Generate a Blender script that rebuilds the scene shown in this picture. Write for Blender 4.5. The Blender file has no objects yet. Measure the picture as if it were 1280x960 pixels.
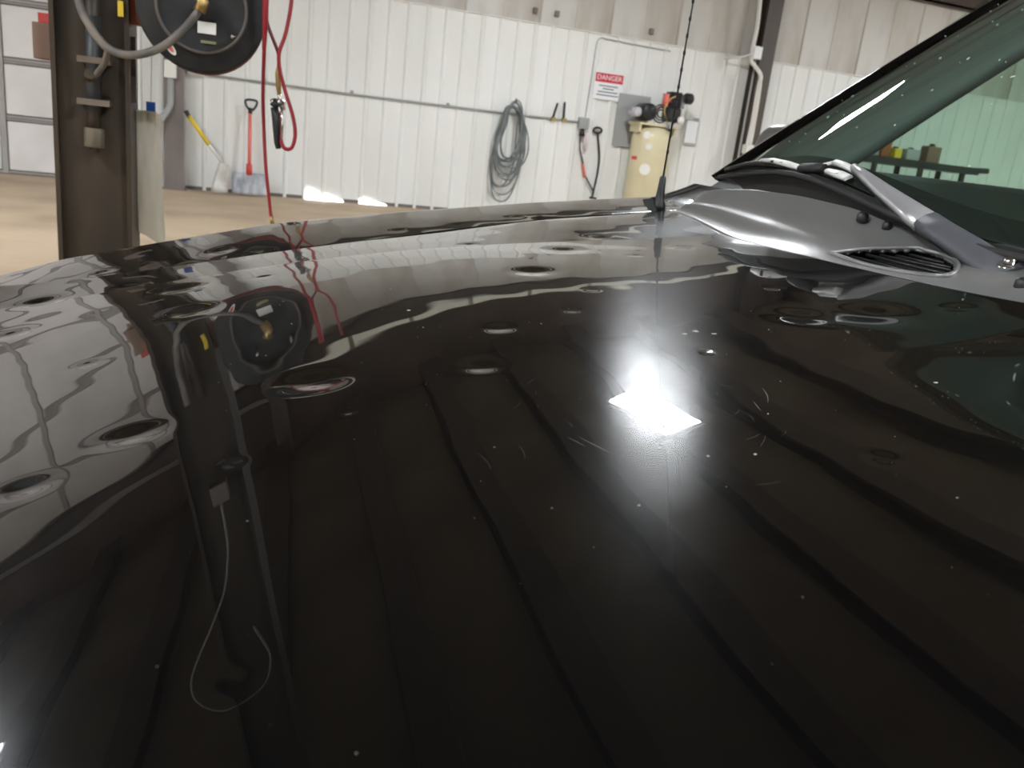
import bpy, bmesh, math, random
import numpy as np
from mathutils import Vector, Matrix
C = bpy.context.scene
COL = C.collection
rnd = random.Random(7)
PI = math.pi

# ---------------------------------------------------------------- camera
CAM_H = 1.22
AX = ((0.947643, 0.016013, 0.31893), (-0.299729, -0.299934, 0.90565), (0.11016, -0.953826, -0.279431))  # world axes in camera terms
cd = bpy.data.cameras.new('camera')
cd.sensor_width = 36; cd.lens = 29.25; cd.clip_start = 0.01; cd.clip_end = 100
cd.dof.use_dof = True; cd.dof.focus_distance = 0.85; cd.dof.aperture_fstop = 13
cam = bpy.data.objects.new('camera', cd); COL.objects.link(cam)
cam.matrix_world = Matrix(((AX[0][0], -AX[0][1], -AX[0][2], 0), (AX[1][0], -AX[1][1], -AX[1][2], 0),
                           (AX[2][0], -AX[2][1], -AX[2][2], CAM_H), (0, 0, 0, 1)))
C.camera = cam
# ---------------------------------------------------------------- world and exposure
w = bpy.data.worlds.new('world'); C.world = w; w.use_nodes = True
w.node_tree.nodes['Background'].inputs[0].default_value = (0.75, 0.85, 1, 1)
w.node_tree.nodes['Background'].inputs[1].default_value = 0.3
C.view_settings.view_transform = 'Standard'; C.view_settings.look = 'None'
C.view_settings.exposure = 0.55; C.view_settings.gamma = 1.0; C.view_settings.use_curve_mapping = False
LAMP = 95.0          # radiance of the hanging lamps
LAMP_SPOTS = [(4.38, 8.88, 0.2), (-3.9, 7.2, 0.0), (12.3, 9.0, 0.1), (-11.5, 8.6, 0.0), (19, 8.6, 0), (-3.9, 0.2, 0.0), (3.0, -2.2, 0.0), (12.3, 0.2, 0.0),  # first two read off bonnet reflections, the rest added to light the hall
              (-11.5, 0.2, 0.0), (19, 0.2, 0), (-3.9, -6.0, 0), (4.3, -7.0, 0), (12.3, -6.0, 0)]
LAMP_Z = 4.85
W = 13.5             # back wall
ZC = 5.6             # ceiling

def at(px, py, Y):
    """world point on the upright plane at depth Y that the photograph shows at a pixel"""
    c = ((px - 640) / 1040, (py - 480) / 1040, 1.0)
    r = [sum(a * b for a, b in zip(row, c)) for row in AX]
    t = Y / r[1]
    return Vector((r[0] * t, Y, CAM_H + r[2] * t))

# ---------------------------------------------------------------- materials
def mat(name, color, rough=0.5, metal=0.0, spec=0.5, coat=0.0, coat_rough=0.03, var=None, scale=6, bump=0, bump_scale=40,
        emis=None, strength=0, stretch=None, detail=4, lo=0.4, hi=0.65, sheen=0):
    m = bpy.data.materials.new(name); m.use_nodes = True
    nt = m.node_tree; b = nt.nodes['Principled BSDF']
    b.inputs['Base Color'].default_value = (*color, 1); b.inputs['Roughness'].default_value = rough
    b.inputs['Metallic'].default_value = metal; b.inputs['Specular IOR Level'].default_value = spec
    b.inputs['Coat Weight'].default_value = coat; b.inputs['Coat Roughness'].default_value = coat_rough
    if emis: b.inputs['Emission Color'].default_value = (*emis, 1); b.inputs['Emission Strength'].default_value = strength
    tc = nt.nodes.new('ShaderNodeTexCoord'); mp = nt.nodes.new('ShaderNodeMapping')
    nt.links.new(tc.outputs['Object'], mp.inputs[0])
    if stretch: mp.inputs['Scale'].default_value = stretch
    if var:
        n = nt.nodes.new('ShaderNodeTexNoise'); n.inputs['Scale'].default_value = scale; n.inputs['Detail'].default_value = detail
        nt.links.new(mp.outputs[0], n.inputs['Vector'])
        r = nt.nodes.new('ShaderNodeValToRGB'); e = r.color_ramp.elements
        e[0].position = lo; e[1].position = hi; e[0].color = (*color, 1); e[1].color = (*var, 1)
        nt.links.new(n.outputs[0], r.inputs[0]); nt.links.new(r.outputs[0], b.inputs['Base Color'])
    if bump:
        n2 = nt.nodes.new('ShaderNodeTexNoise'); n2.inputs['Scale'].default_value = bump_scale; n2.inputs['Detail'].default_value = 3
        nt.links.new(mp.outputs[0], n2.inputs['Vector'])
        bp = nt.nodes.new('ShaderNodeBump'); bp.inputs['Strength'].default_value = bump; bp.inputs['Distance'].default_value = 0.01
        nt.links.new(n2.outputs[0], bp.inputs['Height']); nt.links.new(bp.outputs[0], b.inputs['Normal'])
    return m

M = {}
M['liner'] = mat('white_liner_steel', (.80, .81, .80), .35, spec=.4, var=(.70, .71, .68), scale=.9, stretch=(1, 1, .35), lo=.45, hi=.75)
M['galv'] = mat('stained_grey_sheet', (.58, .57, .54), .45, var=(.33, .28, .22), scale=.9, stretch=(1.4, 1, .4), lo=.46, hi=.72)
M['brownwall'] = mat('brown_insulation', (.12, .085, .07), .8, var=(.08, .055, .045), scale=1.2)
M['ceil'] = mat('ceiling_sheet', (.16, .145, .115), .7, var=(.11, .09, .07), scale=.6)
M['steelbrown'] = mat('brown_painted_steel', (.075, .054, .040), .5, var=(.055, .045, .036), scale=7, stretch=(1, 1, .3), bump=.1)
M['pillar'] = mat('dirty_brown_steel', (.058, .042, .027), .55, spec=.3, var=(.030, .023, .016), scale=4, stretch=(1, 1, .35), bump=.15, bump_scale=30)
M['column'] = mat('grey_brown_steel', (.22, .19, .18), .5, var=(.16, .135, .125), scale=3, stretch=(1, 1, .3))
M['floor'] = mat('tan_dusty_concrete', (.50, .385, .265), .75, var=(.36, .265, .175), scale=.9, detail=8, bump=.1, bump_scale=8, lo=.38, hi=.7)
M['doorwhite'] = mat('garage_door_white', (.76, .74, .74), .4, var=(.66, .64, .63), scale=1.3)
M['doorseam'] = mat('door_seam_grey', (.36, .34, .33), .5)
M['seam'] = mat('dark_seam', (.16, .14, .13), .6)
M['whitepipe'] = mat('white_pipe', (.75, .74, .70), .4)
M['greypipe'] = mat('grey_pipe', (.33, .34, .34), .4)
M['black'] = mat('black_plastic', (.012, .012, .013), .4)
M['softblack'] = mat('black_rubber', (.02, .02, .02), .65)
M['blackmetal'] = mat('black_enamel', (.024, .025, .028), .6, spec=.25, var=(.035, .033, .03), scale=20)
M['chrome'] = mat('bright_metal', (.7, .7, .68), .2, metal=1)
M['brass'] = mat('dull_brass', (.45, .32, .13), .35, metal=.8)
M['red'] = mat('red_hose_rubber', (.30, .016, .022), .4)
M['darkred'] = mat('dark_red_rubber', (.12, .012, .016), .45)
M['redpaint'] = mat('red_paint', (.62, .06, .05), .4)
M['pinkred'] = mat('faded_red_handle', (.75, .16, .13), .5)
M['yellow'] = mat('yellow_paint', (.75, .55, .03), .45)
M['mutedyellow'] = mat('dull_yellow_paint', (.34, .27, .06), .5)
M['orange'] = mat('orange_brown_paint', (.30, .085, .02), .5)
M['hosetan'] = mat('dusty_grey_hose', (.20, .17, .14), .6, var=(.09, .085, .08), scale=9)
M['coil'] = mat('grey_hose', (.13, .15, .155), .5, var=(.22, .24, .24), scale=5)
M['beige'] = mat('beige_tank_paint', (.66, .60, .40), .35, var=(.60, .53, .34), scale=2)
M['sticker'] = mat('white_sticker', (.8, .79, .75), .5)
M['blue'] = mat('blue_plastic', (.01, .12, .62), .4)
M['greyboard'] = mat('grey_board', (.36, .37, .37), .5)
M['cardboard'] = mat('rusty_box', (.20, .12, .085), .6)
M['greyplastic'] = mat('grey_cowl_plastic', (.17, .17, .17), .34, spec=.9, bump=.12, bump_scale=900, coat=1.0, coat_rough=.24)  # base grey raised to carry some of the mirrored wall's brightness
M['trimgrey'] = mat('grey_cabin_trim', (.16, .165, .17), .7, bump=.1, bump_scale=300)
M['dash'] = mat('dark_dashboard', (.014, .015, .016), .75, bump=.2, bump_scale=400)
M['fabric'] = mat('grey_cloth', (.10, .10, .105), .9)
M['wiper'] = mat('weathered_wiper_metal', (.5, .5, .52), .3, metal=.5, spec=.9)
M['bridge'] = mat('blade_metal_sheen', (.66, .66, .64), .35, spec=.8)  # pale base colour stands in for white reflections on the blade metal
M['rubber'] = mat('tyre_rubber', (.015, .015, .015), .8, bump=.3, bump_scale=60)
M['shovel'] = mat('grey_shovel_blade', (.50, .52, .55), .4, var=(.28, .29, .33), scale=8, stretch=(1, 1, .2))
M['signred'] = mat('sign_red', (.55, .02, .04), .4)
M['signwhite'] = mat('sign_white', (.80, .82, .84), .4)
M['text'] = mat('dark_print', (.12, .14, .16), .5)
M['leak'] = mat('daylight_gap', (.9, .9, .9), .5, emis=(1, 1, 1), strength=3.0)
M['strip'] = mat('translucent_strip_panel', (.6, .6, .5), .5, emis=(1, .97, .80), strength=.35)
M['diffuser'] = mat('lamp_diffuser', (.9, .9, .9), .5, emis=(.93, .97, 1.0), strength=LAMP)
M['lampbody'] = mat('lamp_housing', (.5, .5, .5), .5)
M['chip'] = mat('crushed_glass', (.62, .78, .72), .15, spec=.8)
M['dust'] = mat('paint_chip', (.45, .43, .40), .7)
M['scratch'] = mat('scratched_clearcoat', (.09, .09, .10), .5)

def paint():
    m = mat('black_clearcoat_paint', (.0022, .0022, .0024), .30, spec=.035, coat=1.0, coat_rough=.004)
    nt = m.node_tree; b = nt.nodes['Principled BSDF']
    b.inputs['Specular Tint'].default_value = (.72, .82, 1, 1)
    b.inputs['Coat IOR'].default_value = 1.49
    tc = nt.nodes.new('ShaderNodeTexCoord')
    # settled dust specks
    v = nt.nodes.new('ShaderNodeTexVoronoi'); v.inputs['Scale'].default_value = 130
    nt.links.new(tc.outputs['Object'], v.inputs['Vector'])
    r = nt.nodes.new('ShaderNodeValToRGB'); r.color_ramp.elements[0].position = .012; r.color_ramp.elements[1].position = .035
    r.color_ramp.elements[0].color = (1, 1, 1, 1); r.color_ramp.elements[1].color = (0, 0, 0, 1)
    nt.links.new(v.outputs['Distance'], r.inputs[0])
    sep = nt.nodes.new('ShaderNodeSeparateColor'); nt.links.new(v.outputs['Color'], sep.inputs[0])
    gt = nt.nodes.new('ShaderNodeMath'); gt.operation = 'GREATER_THAN'; gt.inputs[1].default_value = .82
    nt.links.new(sep.outputs[0], gt.inputs[0])
    mu = nt.nodes.new('ShaderNodeMath'); mu.operation = 'MULTIPLY'
    nt.links.new(gt.outputs[0], mu.inputs[0]); nt.links.new(r.outputs[0], mu.inputs[1])
    mx = nt.nodes.new('ShaderNodeMix'); mx.data_type = 'RGBA'
    mx.inputs[6].default_value = (.0022, .0022, .0024, 1); mx.inputs[7].default_value = (.20, .19, .18, 1)
    nt.links.new(mu.outputs[0], mx.inputs[0]); nt.links.new(mx.outputs[2], b.inputs['Base Color'])
    # wash marks: fine wavy lines in the roughness of the base lobe
    wv = nt.nodes.new('ShaderNodeTexNoise'); wv.inputs['Scale'].default_value = 60; wv.inputs['Detail'].default_value = 6
    mp = nt.nodes.new('ShaderNodeMapping'); mp.inputs['Scale'].default_value = (1, 1.6, 1); mp.inputs['Rotation'].default_value = (0, 0, .5)
    nt.links.new(tc.outputs['Object'], mp.inputs[0]); nt.links.new(mp.outputs[0], wv.inputs['Vector'])
    mr = nt.nodes.new('ShaderNodeMapRange'); mr.inputs[1].default_value = .3; mr.inputs[2].default_value = .7
    mr.inputs[3].default_value = .15; mr.inputs[4].default_value = .20
    nt.links.new(wv.outputs[0], mr.inputs[0]); nt.links.new(mr.outputs[0], b.inputs['Roughness'])
    return m
M['paint'] = paint()

def glass(name, tint, refl=1.0):
    m = bpy.data.materials.new(name); m.use_nodes = True
    nt = m.node_tree; nt.nodes.clear()
    out = nt.nodes.new('ShaderNodeOutputMaterial'); mix = nt.nodes.new('ShaderNodeMixShader')
    tr = nt.nodes.new('ShaderNodeBsdfTransparent'); gl = nt.nodes.new('ShaderNodeBsdfGlossy')
    # Schlick reflectance that is the same from either side of the pane
    ge = nt.nodes.new('ShaderNodeNewGeometry'); dt = nt.nodes.new('ShaderNodeVectorMath'); dt.operation = 'DOT_PRODUCT'
    nt.links.new(ge.outputs['Normal'], dt.inputs[0]); nt.links.new(ge.outputs['Incoming'], dt.inputs[1])
    def mth(op, a, b=None):
        n = nt.nodes.new('ShaderNodeMath'); n.operation = op
        for i, v in enumerate((a, b)):
            if v is None: continue
            if isinstance(v, (int, float)): n.inputs[i].default_value = v
            else: nt.links.new(v, n.inputs[i])
        return n.outputs[0]
    c_ = mth('SUBTRACT', 1.0, mth('ABSOLUTE', dt.outputs['Value']))
    fo = mth('ADD', mth('MULTIPLY', mth('POWER', c_, 5.0), .94), .06)
    tr.inputs[0].default_value = (*tint, 1); gl.inputs['Roughness'].default_value = .01
    gl.inputs[0].default_value = (refl, refl, refl, 1)
    nt.links.new(fo, mix.inputs[0]); nt.links.new(tr.outputs[0], mix.inputs[1]); nt.links.new(gl.outputs[0], mix.inputs[2])
    nt.links.new(mix.outputs[0], out.inputs[0])
    return m
M['windscreen'] = glass('green_windscreen_glass', (.62, .765, .69))
M['sideglass'] = glass('green_side_glass', (.64, .78, .70))

def film():
    m = bpy.data.materials.new('cloudy_plastic_film'); m.use_nodes = True
    nt = m.node_tree; nt.nodes.clear()
    out = nt.nodes.new('ShaderNodeOutputMaterial'); mix = nt.nodes.new('ShaderNodeMixShader'); mix2 = nt.nodes.new('ShaderNodeMixShader')
    tr = nt.nodes.new('ShaderNodeBsdfTransparent'); df = nt.nodes.new('ShaderNodeBsdfTranslucent'); d2 = nt.nodes.new('ShaderNodeBsdfPrincipled')
    d2.inputs['Base Color'].default_value = (.74, .71, .62, 1); d2.inputs['Roughness'].default_value = .2
    df.inputs[0].default_value = (.7, .68, .6, 1); tr.inputs[0].default_value = (.97, .96, .92, 1)
    mix.inputs[0].default_value = .6; mix2.inputs[0].default_value = .72
    nt.links.new(df.outputs[0], mix.inputs[1]); nt.links.new(d2.outputs[0], mix.inputs[2])
    nt.links.new(tr.outputs[0], mix2.inputs[1]); nt.links.new(mix.outputs[0], mix2.inputs[2]); nt.links.new(mix2.outputs[0], out.inputs[0])
    return m
M['film'] = film()

# ---------------------------------------------------------------- mesh helpers
def link(name, me, m, parent=None, smooth=None):
    if m is not None and len(me.materials) == 0: me.materials.append(M[m] if isinstance(m, str) else m)
    o = bpy.data.objects.new(name, me); COL.objects.link(o)
    if parent is not None:
        o.parent = parent
        o.matrix_parent_inverse = parent_matrix(parent).inverted()
    if smooth is not None and me.polygons:
        me.polygons.foreach_set('use_smooth', [smooth] * len(me.polygons))
    return o

def parent_matrix(p):
    mt = p.matrix_basis.copy()
    if p.parent: mt = parent_matrix(p.parent) @ p.matrix_parent_inverse @ mt
    return mt

class MB:
    """collects shapes given in world coordinates and links them as one mesh object"""
    def __init__(self): self.v = []; self.f = []; self.s = []
    def add(self, vs, fs, smooth=False):
        n = len(self.v); self.v += [tuple(v) for v in vs]; self.f += [tuple(i + n for i in f) for f in fs]; self.s += [smooth] * len(fs)
        return self
    def box(self, x0, x1, y0, y1, z0, z1, T=None):
        vs = [Vector((x, y, z)) for x in (x0, x1) for y in (y0, y1) for z in (z0, z1)]
        if T is not None: vs = [T @ v for v in vs]
        return self.add(vs, [(0, 1, 3, 2), (4, 6, 7, 5), (0, 4, 5, 1), (2, 3, 7, 6), (0, 2, 6, 4), (1, 5, 7, 3)])
    def tube(self, pts, r, n=8, caps=True, squash=1.0):
        pts = [Vector(p) for p in pts]; rs = r if isinstance(r, (list, tuple)) else [r] * len(pts)
        d = (pts[1] - pts[0]).normalized()
        u = d.cross(Vector((0, 0, 1)) if abs(d.z) < .9 else Vector((1, 0, 0))).normalized()
        vs = []
        for i, p in enumerate(pts):
            a = pts[max(i - 1, 0)]; b = pts[min(i + 1, len(pts) - 1)]
            t = (b - a)
            if t.length > 1e-9: d = t.normalized()
            u = (u - d * u.dot(d)).normalized(); v = d.cross(u)
            for k in range(n):
                an = 2 * PI * k / n
                vs.append(p + (u * math.cos(an) + v * math.sin(an) * squash) * rs[i])
        fs = [(i * n + k, i * n + (k + 1) % n, (i + 1) * n + (k + 1) % n, (i + 1) * n + k) for i in range(len(pts) - 1) for k in range(n)]
        self.add(vs, fs, True)
        if caps:
            m = len(self.v) - len(vs)
            self.f += [tuple(m + k for k in reversed(range(n))), tuple(m + (len(pts) - 1) * n + k for k in range(n))]; self.s += [False, False]
        return self
    def lathe(self, prof, c, axis='z', n=24, smooth=True):
        vs = []
        for r, h in prof:
            for k in range(n):
                a = 2 * PI * k / n; x, y = r * math.cos(a), r * math.sin(a)
                vs.append({'z': (x, y, h), 'y': (x, h, y), 'x': (h, x, y)}[axis])
        vs = [Vector(v) + Vector(c) for v in vs]
        fs = [(i * n + k, i * n + (k + 1) % n, (i + 1) * n + (k + 1) % n, (i + 1) * n + k) for i in range(len(prof) - 1) for k in range(n)]
        self.add(vs, fs, smooth)
        m = len(self.v) - len(vs)
        self.f += [tuple(m + k for k in reversed(range(n))), tuple(m + (len(prof) - 1) * n + k for k in range(n))]; self.s += [False, False]
        return self
    def prism(self, poly, d):
        """closed polygon of points pushed along vector d"""
        n = len(poly); d = Vector(d)
        vs = [Vector(p) for p in poly] + [Vector(p) + d for p in poly]
        return self.add(vs, [tuple(range(n)), tuple(reversed(range(n, 2 * n)))] + [(i, i + n, (i + 1) % n + n, (i + 1) % n) for i in range(n)])
    def grid(self, P, closed=False, smooth=True):
        R, K = len(P), len(P[0]); vs = [p for row in P for p in row]
        fs = [(i * K + j, i * K + j + 1, (i + 1) * K + j + 1, (i + 1) * K + j) for i in range(R - 1) for j in range(K - 1)]
        if closed: fs += [(i * K + K - 1, i * K, (i + 1) * K, (i + 1) * K + K - 1) for i in range(R - 1)]
        return self.add(vs, fs, smooth)
    def build(self, name, m, parent=None, bevel=0, solid=0, fix=True):
        me = bpy.data.meshes.new(name); me.from_pydata(self.v, [], self.f); me.polygons.foreach_set('use_smooth', self.s)
        if fix:
            bm = bmesh.new(); bm.from_mesh(me); bmesh.ops.recalc_face_normals(bm, faces=bm.faces); bm.to_mesh(me); bm.free()
        o = link(name, me, m, parent)
        if solid:
            s = o.modifiers.new('s', 'SOLIDIFY'); s.thickness = solid; s.offset = -1
        if bevel:
            b = o.modifiers.new('b', 'BEVEL'); b.width = bevel; b.segments = 2; b.limit_method = 'ANGLE'; b.angle_limit = .7
        return o

def smooth_path(pts, k=6):
    pts = [Vector(p) for p in pts]; out = []
    for i in range(len(pts) - 1):
        p0 = pts[max(i - 1, 0)]; p1 = pts[i]; p2 = pts[i + 1]; p3 = pts[min(i + 2, len(pts) - 1)]
        for j in range(k):
            t = j / k
            out.append(.5 * ((2 * p1) + (p2 - p0) * t + (2 * p0 - 5 * p1 + 4 * p2 - p3) * t * t + (3 * p1 - p0 - 3 * p2 + p3) * t ** 3))
    out.append(pts[-1]); return out

def thing(name, label, cat, loc=(0, 0, 0), group=None):
    o = bpy.data.objects.new(name, None); COL.objects.link(o); o.location = loc; o['label'] = label; o['category'] = cat
    o.empty_display_size = .1
    if group: o['group'] = group
    return o
def tag(o, label, cat, group=None):
    o['label'] = label; o['category'] = cat
    if group: o['group'] = group
    return o
def struct(o): o['kind'] = 'structure'; return o
def semp(name, loc=(0, 0, 0)):
    o = bpy.data.objects.new(name, None); COL.objects.link(o); o.location = loc; o['kind'] = 'structure'; o.empty_display_size = .1; return o
def text(name, s, size, loc, rot, m, parent, depth=.001):
    cu = bpy.data.curves.new(name, 'FONT'); cu.body = s; cu.size = size; cu.extrude = depth; cu.align_x = 'CENTER'; cu.align_y = 'CENTER'
    t = bpy.data.objects.new('tmp', cu); COL.objects.link(t); bpy.context.view_layer.update()
    me = bpy.data.meshes.new_from_object(t.evaluated_get(bpy.context.evaluated_depsgraph_get())); bpy.data.objects.remove(t)
    me.name = name; me.materials.clear()
    me.transform(Matrix.Translation(loc) @ Matrix.Rotation(rot[2], 4, 'Z') @ Matrix.Rotation(rot[0], 4, 'X'))
    return link(name, me, m, parent)

# ================================================================ SETTING
X0, X1, Y0 = -13.0, 21.0, -9.0
struct(MB().box(X0, X1, Y0, W + .3, -.1, 0).build('floor', 'floor'))
# ---- ceiling: sheets between dark purlins that run away from the camera
ce = semp('ceiling', (0, 0, ZC))
pur0 = .51
ks = range(int((X0 - pur0) // 1.5), int((X1 - pur0) // 1.5) + 1)
sheet = None
for k in ks:
    xx = pur0 + 1.5 * k
    if sheet is None:
        sheet = MB().box(xx, xx + 1.498, Y0, W, ZC, ZC + .05).build('ceiling_sheet', 'ceil', ce)
        pu = MB().box(xx - .19, xx + .19, Y0, W, ZC - .22, ZC - .20).box(xx - .012, xx + .012, Y0, W, ZC - .22, ZC).box(xx - .19, xx + .19, Y0, W, ZC - .02, ZC).build('purlin', 'steelbrown', ce)
        xb = xx
    else:
        for src in (sheet, pu):
            o = src.copy(); COL.objects.link(o); o.location.x = xx - xb
# pale conduit fixed beside one purlin
MB().tube([(.51 + .2, 1.0, ZC - .05), (.51 + .2, W, ZC - .05)], .018, 6).build('ceiling_conduit', 'column', ce)

# ---- back wall
wb = semp('wall_back', (0, W, 0))
MB().box(X0, X1, W + .06, W + .2, 0, ZC + .05).build('backing', 'galv', wb)
RIB = .289; rib0 = 1.065
def liner_panel(x, n, z0, z1, m, name, d=.02, y=W):
    prof = []
    for k in range(n):
        a = x + k * RIB
        prof += [(a, 0), (a + RIB - .075, 0), (a + RIB - .055, -d), (a + RIB - .022, -d), (a + RIB - .003, 0)]
        for q in (.09, .16):
            pass
    prof.append((x + n * RIB - .002, 0))
    b = MB(); vs = []
    for z in (z0, z1): vs += [(px, y + dy, z) for px, dy in prof]
    K = len(prof); b.add(vs, [(i, i + 1, K + i + 1, K + i) for i in range(K - 1)])
    return b.build(name, m, wb, fix=False)
xstart = rib0 - RIB * 9 - .02
src = None; x = xstart
while x < X1 - .9:
    if src is None: src = liner_panel(x, 3, .0, 3.03, 'liner', 'liner_panel')
    else:
        o = src.copy(); COL.objects.link(o); o.location.x += x - xstart
    x += 3 * RIB
# cap trim along the top of the white liner
MB().box(-1.55, X1, W - .03, W + .05, 3.02, 3.035).build('liner_cap', 'whitepipe', wb)
# upper stained sheets
src = None; x = -1.55
while x < X1:
    if src is None:
        src = MB().box(x, x + 1.19, W + .02, W + .05, 3.035, 4.42).box(x + 1.19, x + 1.215, W + .004, W + .05, 3.035, 4.42).box(x + .58, x + .60, W + .012, W + .05, 3.035, 4.42).build('upper_sheet', 'galv', wb)
    else:
        o = src.copy(); COL.objects.link(o); o.location.x += x + 1.55
    x += 1.22
struct(MB().box(X0, X1, W - .16, W, 4.42, 4.46).box(X0, X1, W - .16, W - .14, 4.42, 4.64).box(X0, X1, W - .16, W, 4.62, 4.64).build('trim_4', 'steelbrown'))
src = None; x = x00 = -.6
while x < 8.5:
    if src is None: src = MB().box(x + .05, x + 1.17, W + .01, W + .05, 4.66, 4.80).build('light_strip', 'strip', wb)
    else:
        o = src.copy(); COL.objects.link(o); o.location.x += x - x00
    x += 1.22
MB().box(X0, X1, W - .0, W + .06, 4.81, ZC).build('upper_insulation', 'brownwall', wb)
MB().box(-1.5, X1, W - .012, W, .0, .05).build('sill_strip', 'seam', wb)
# daylight showing under bent liner feet
for (a, b_, h, nm) in ((1.02, 1.36, .17, 0), (1.28, 1.62, .10, 0), (1.85, 2.3, .09, 0)):
    MB().add([(a, W - .03, 0.0), (b_, W - .03, .0), (b_ - .04, W - .03, h * .35), (a + (b_ - a) * .55, W - .03, h * .6), (a + .05, W - .03, h), (a, W - .03, h * .8)], [(0, 1, 2, 3, 4, 5)]).build('daylight_gap', 'leak', wb, fix=False)

# ---- sectional door in the back wall
dr = semp('door_1', (-4.5, W, 0))
DX0, DX1 = -7.55, -1.58
sec = .745; stiles = [-3.03 - 1.47 * k for k in range(-1, 4)]
edges = sorted([DX1] + [s for s in stiles if DX0 < s < DX1] + [DX0])
for r_ in range(6):
    z0 = r_ * sec + .012
    for a, b_ in zip(edges[:-1], edges[1:]):
        o = MB().box(a + .045, b_ - .045, W + .0, W + .05, z0 + .045, z0 + sec - .05).build('door_panel', 'doorwhite', dr, bevel=.012)
    MB().box(DX0, DX1, W + .02, W + .045, z0, z0 + .03).box(DX0, DX1, W + .02, W + .045, z0 + sec - .03, z0 + sec - .012).build('section_rail', 'doorseam', dr)
for s in edges:
    MB().box(s - .035, s + .035, W - .012, W + .03, .01, 6 * sec).build('stile', 'doorseam', dr)
MB().box(DX0 - .12, DX0 - .03, W - .1, W + .03, 0, 4.55).box(DX1 + .03, DX1 + .12, W - .05, W + .03, 0, 4.55).box(DX0 - .12, DX1 + .12, W - .08, W + .03, 4.47, 4.56).build('door_frame', 'doorwhite', dr)
MB().box(DX0, DX1, W + .05, W + .06, 0, 4.5).build('door_seal', 'seam', dr)
struct(MB().box(X0, DX0 - .12, W, W + .05, 0, 4.42).build('trim_1', 'liner'))

# ---- other walls (ribbed white to 3 m, grey above)
def side_wall(name, fixed, lo, hi, axis, sgn):
    r = semp(name)
    b = MB(); prof = []; x = lo
    while x < hi:
        prof += [(x, 0), (x + RIB - .075, 0), (x + RIB - .055, sgn * .02), (x + RIB - .022, sgn * .02)]; x += RIB
    prof.append((hi, 0)); K = len(prof); vs = []
    for z in (0, 3.03): vs += [((px, fixed + d, z) if axis == 'x' else (fixed + d, px, z)) for px, d in prof]
    b.add(vs, [(i, i + 1, K + i + 1, K + i) for i in range(K - 1)]); b.build('liner', 'liner', r, fix=False)
    u = MB(); t0, t1 = (fixed, fixed - sgn * .1) if -sgn * .1 > 0 else (fixed - sgn * .1, fixed)
    if axis == 'x': u.box(lo, hi, t0, t1, 3.03, ZC)
    else: u.box(t0, t1, lo, hi, 3.03, ZC)
    u.build('upper_sheet', 'galv', r)
side_wall('wall_left', X0, Y0, W, 'y', 1)
side_wall('wall_right', X1, Y0, W, 'y', -1)
side_wall('wall_front', Y0, X0, X1, 'x', 1)

# ---- wall columns
def wall_column(x0, x1, name, m, y0=W - .28):
    r = semp(name, ((x0 + x1) / 2, y0, 0))
    b = MB().box(x0, x1, y0, y0 + .014, 0, ZC).box(x0, x1, W - .015, W + .0, 0, ZC)
    xm = (x0 + x1) / 2
    b.box(xm - .008, xm + .008, y0 + .014, W - .015, 0, ZC).box(x0 - .03, x1 + .03, y0 - .03, W, 0, .02)
    b.build('column_web_and_flanges', m, r)
    return r
wall_column(-.97, -.70, 'trim_2', 'column')
wall_column(8.42, 8.70, 'trim_3', 'steelbrown')

# ================================================================ CEILING LAMPS
def lamp(x, y, a, label, group=None):
    t = thing('ceiling_lamp', label, 'lamp', (x, y, LAMP_Z), group)
    T = Matrix.Translation((x, y, LAMP_Z)) @ Matrix.Rotation(a, 4, 'Z')
    hw, hl = .27, .60
    MB().box(-hw - .03, hw + .03, -hl - .03, hl + .03, .012, .07, T).build('housing', 'lampbody', t, bevel=.01)
    MB().box(-hw, hw, -hl, hl, 0, .011, T).build('diffuser', 'diffuser', t)
    for s in (-1, 1):
        MB().tube([T @ Vector((0, s * .45, .07)), T @ Vector((0, s * .45, ZC - LAMP_Z))], .006, 6).build('hanger', 'chrome', t)
    return t
for i, (x, y, a) in enumerate(LAMP_SPOTS):
    if i == 0: lamp(x, y, a, 'bright ceiling lamp mirrored as a slanted white patch on the black bonnet')
    else: lamp(x, y, a, 'flat white ceiling lamp added outside the picture to light the hall', 'ceiling lamps outside the picture')

# ================================================================ NEAR PILLAR AND WHAT HANGS ON IT
PX0, PX1, PY = -.556, -.329, 3.1
pl = thing('steel_pillar', 'dirty brown steel H-section pillar standing left of the black car', 'pillar', ((PX0 + PX1) / 2, PY + .11, 0))
pb = MB()
pb.box(PX0, PX0 + .014, PY, PY + .24, 0, ZC).box(PX1 - .014, PX1, PY, PY + .24, 0, ZC)
pb.box(PX0 + .014, PX1 - .014, PY + .035, PY + .048, 0, ZC)
pb.build('column_section', 'pillar', pl)
MB().box(PX0 - .05, PX1 + .05, PY - .05, PY + .29, 0, .02).build('base_plate', 'pillar', pl)
for dx, dz in ((-.02, .05), (.04, .05)):
    pass
# clevis plate on right edge
MB().box(PX1, PX1 + .014, PY + .05, PY + .09, 1.2, 1.405).build('edge_plate', 'steelbrown', pl)

def P(px, py, y=3.05): return at(px, py, y)
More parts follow.
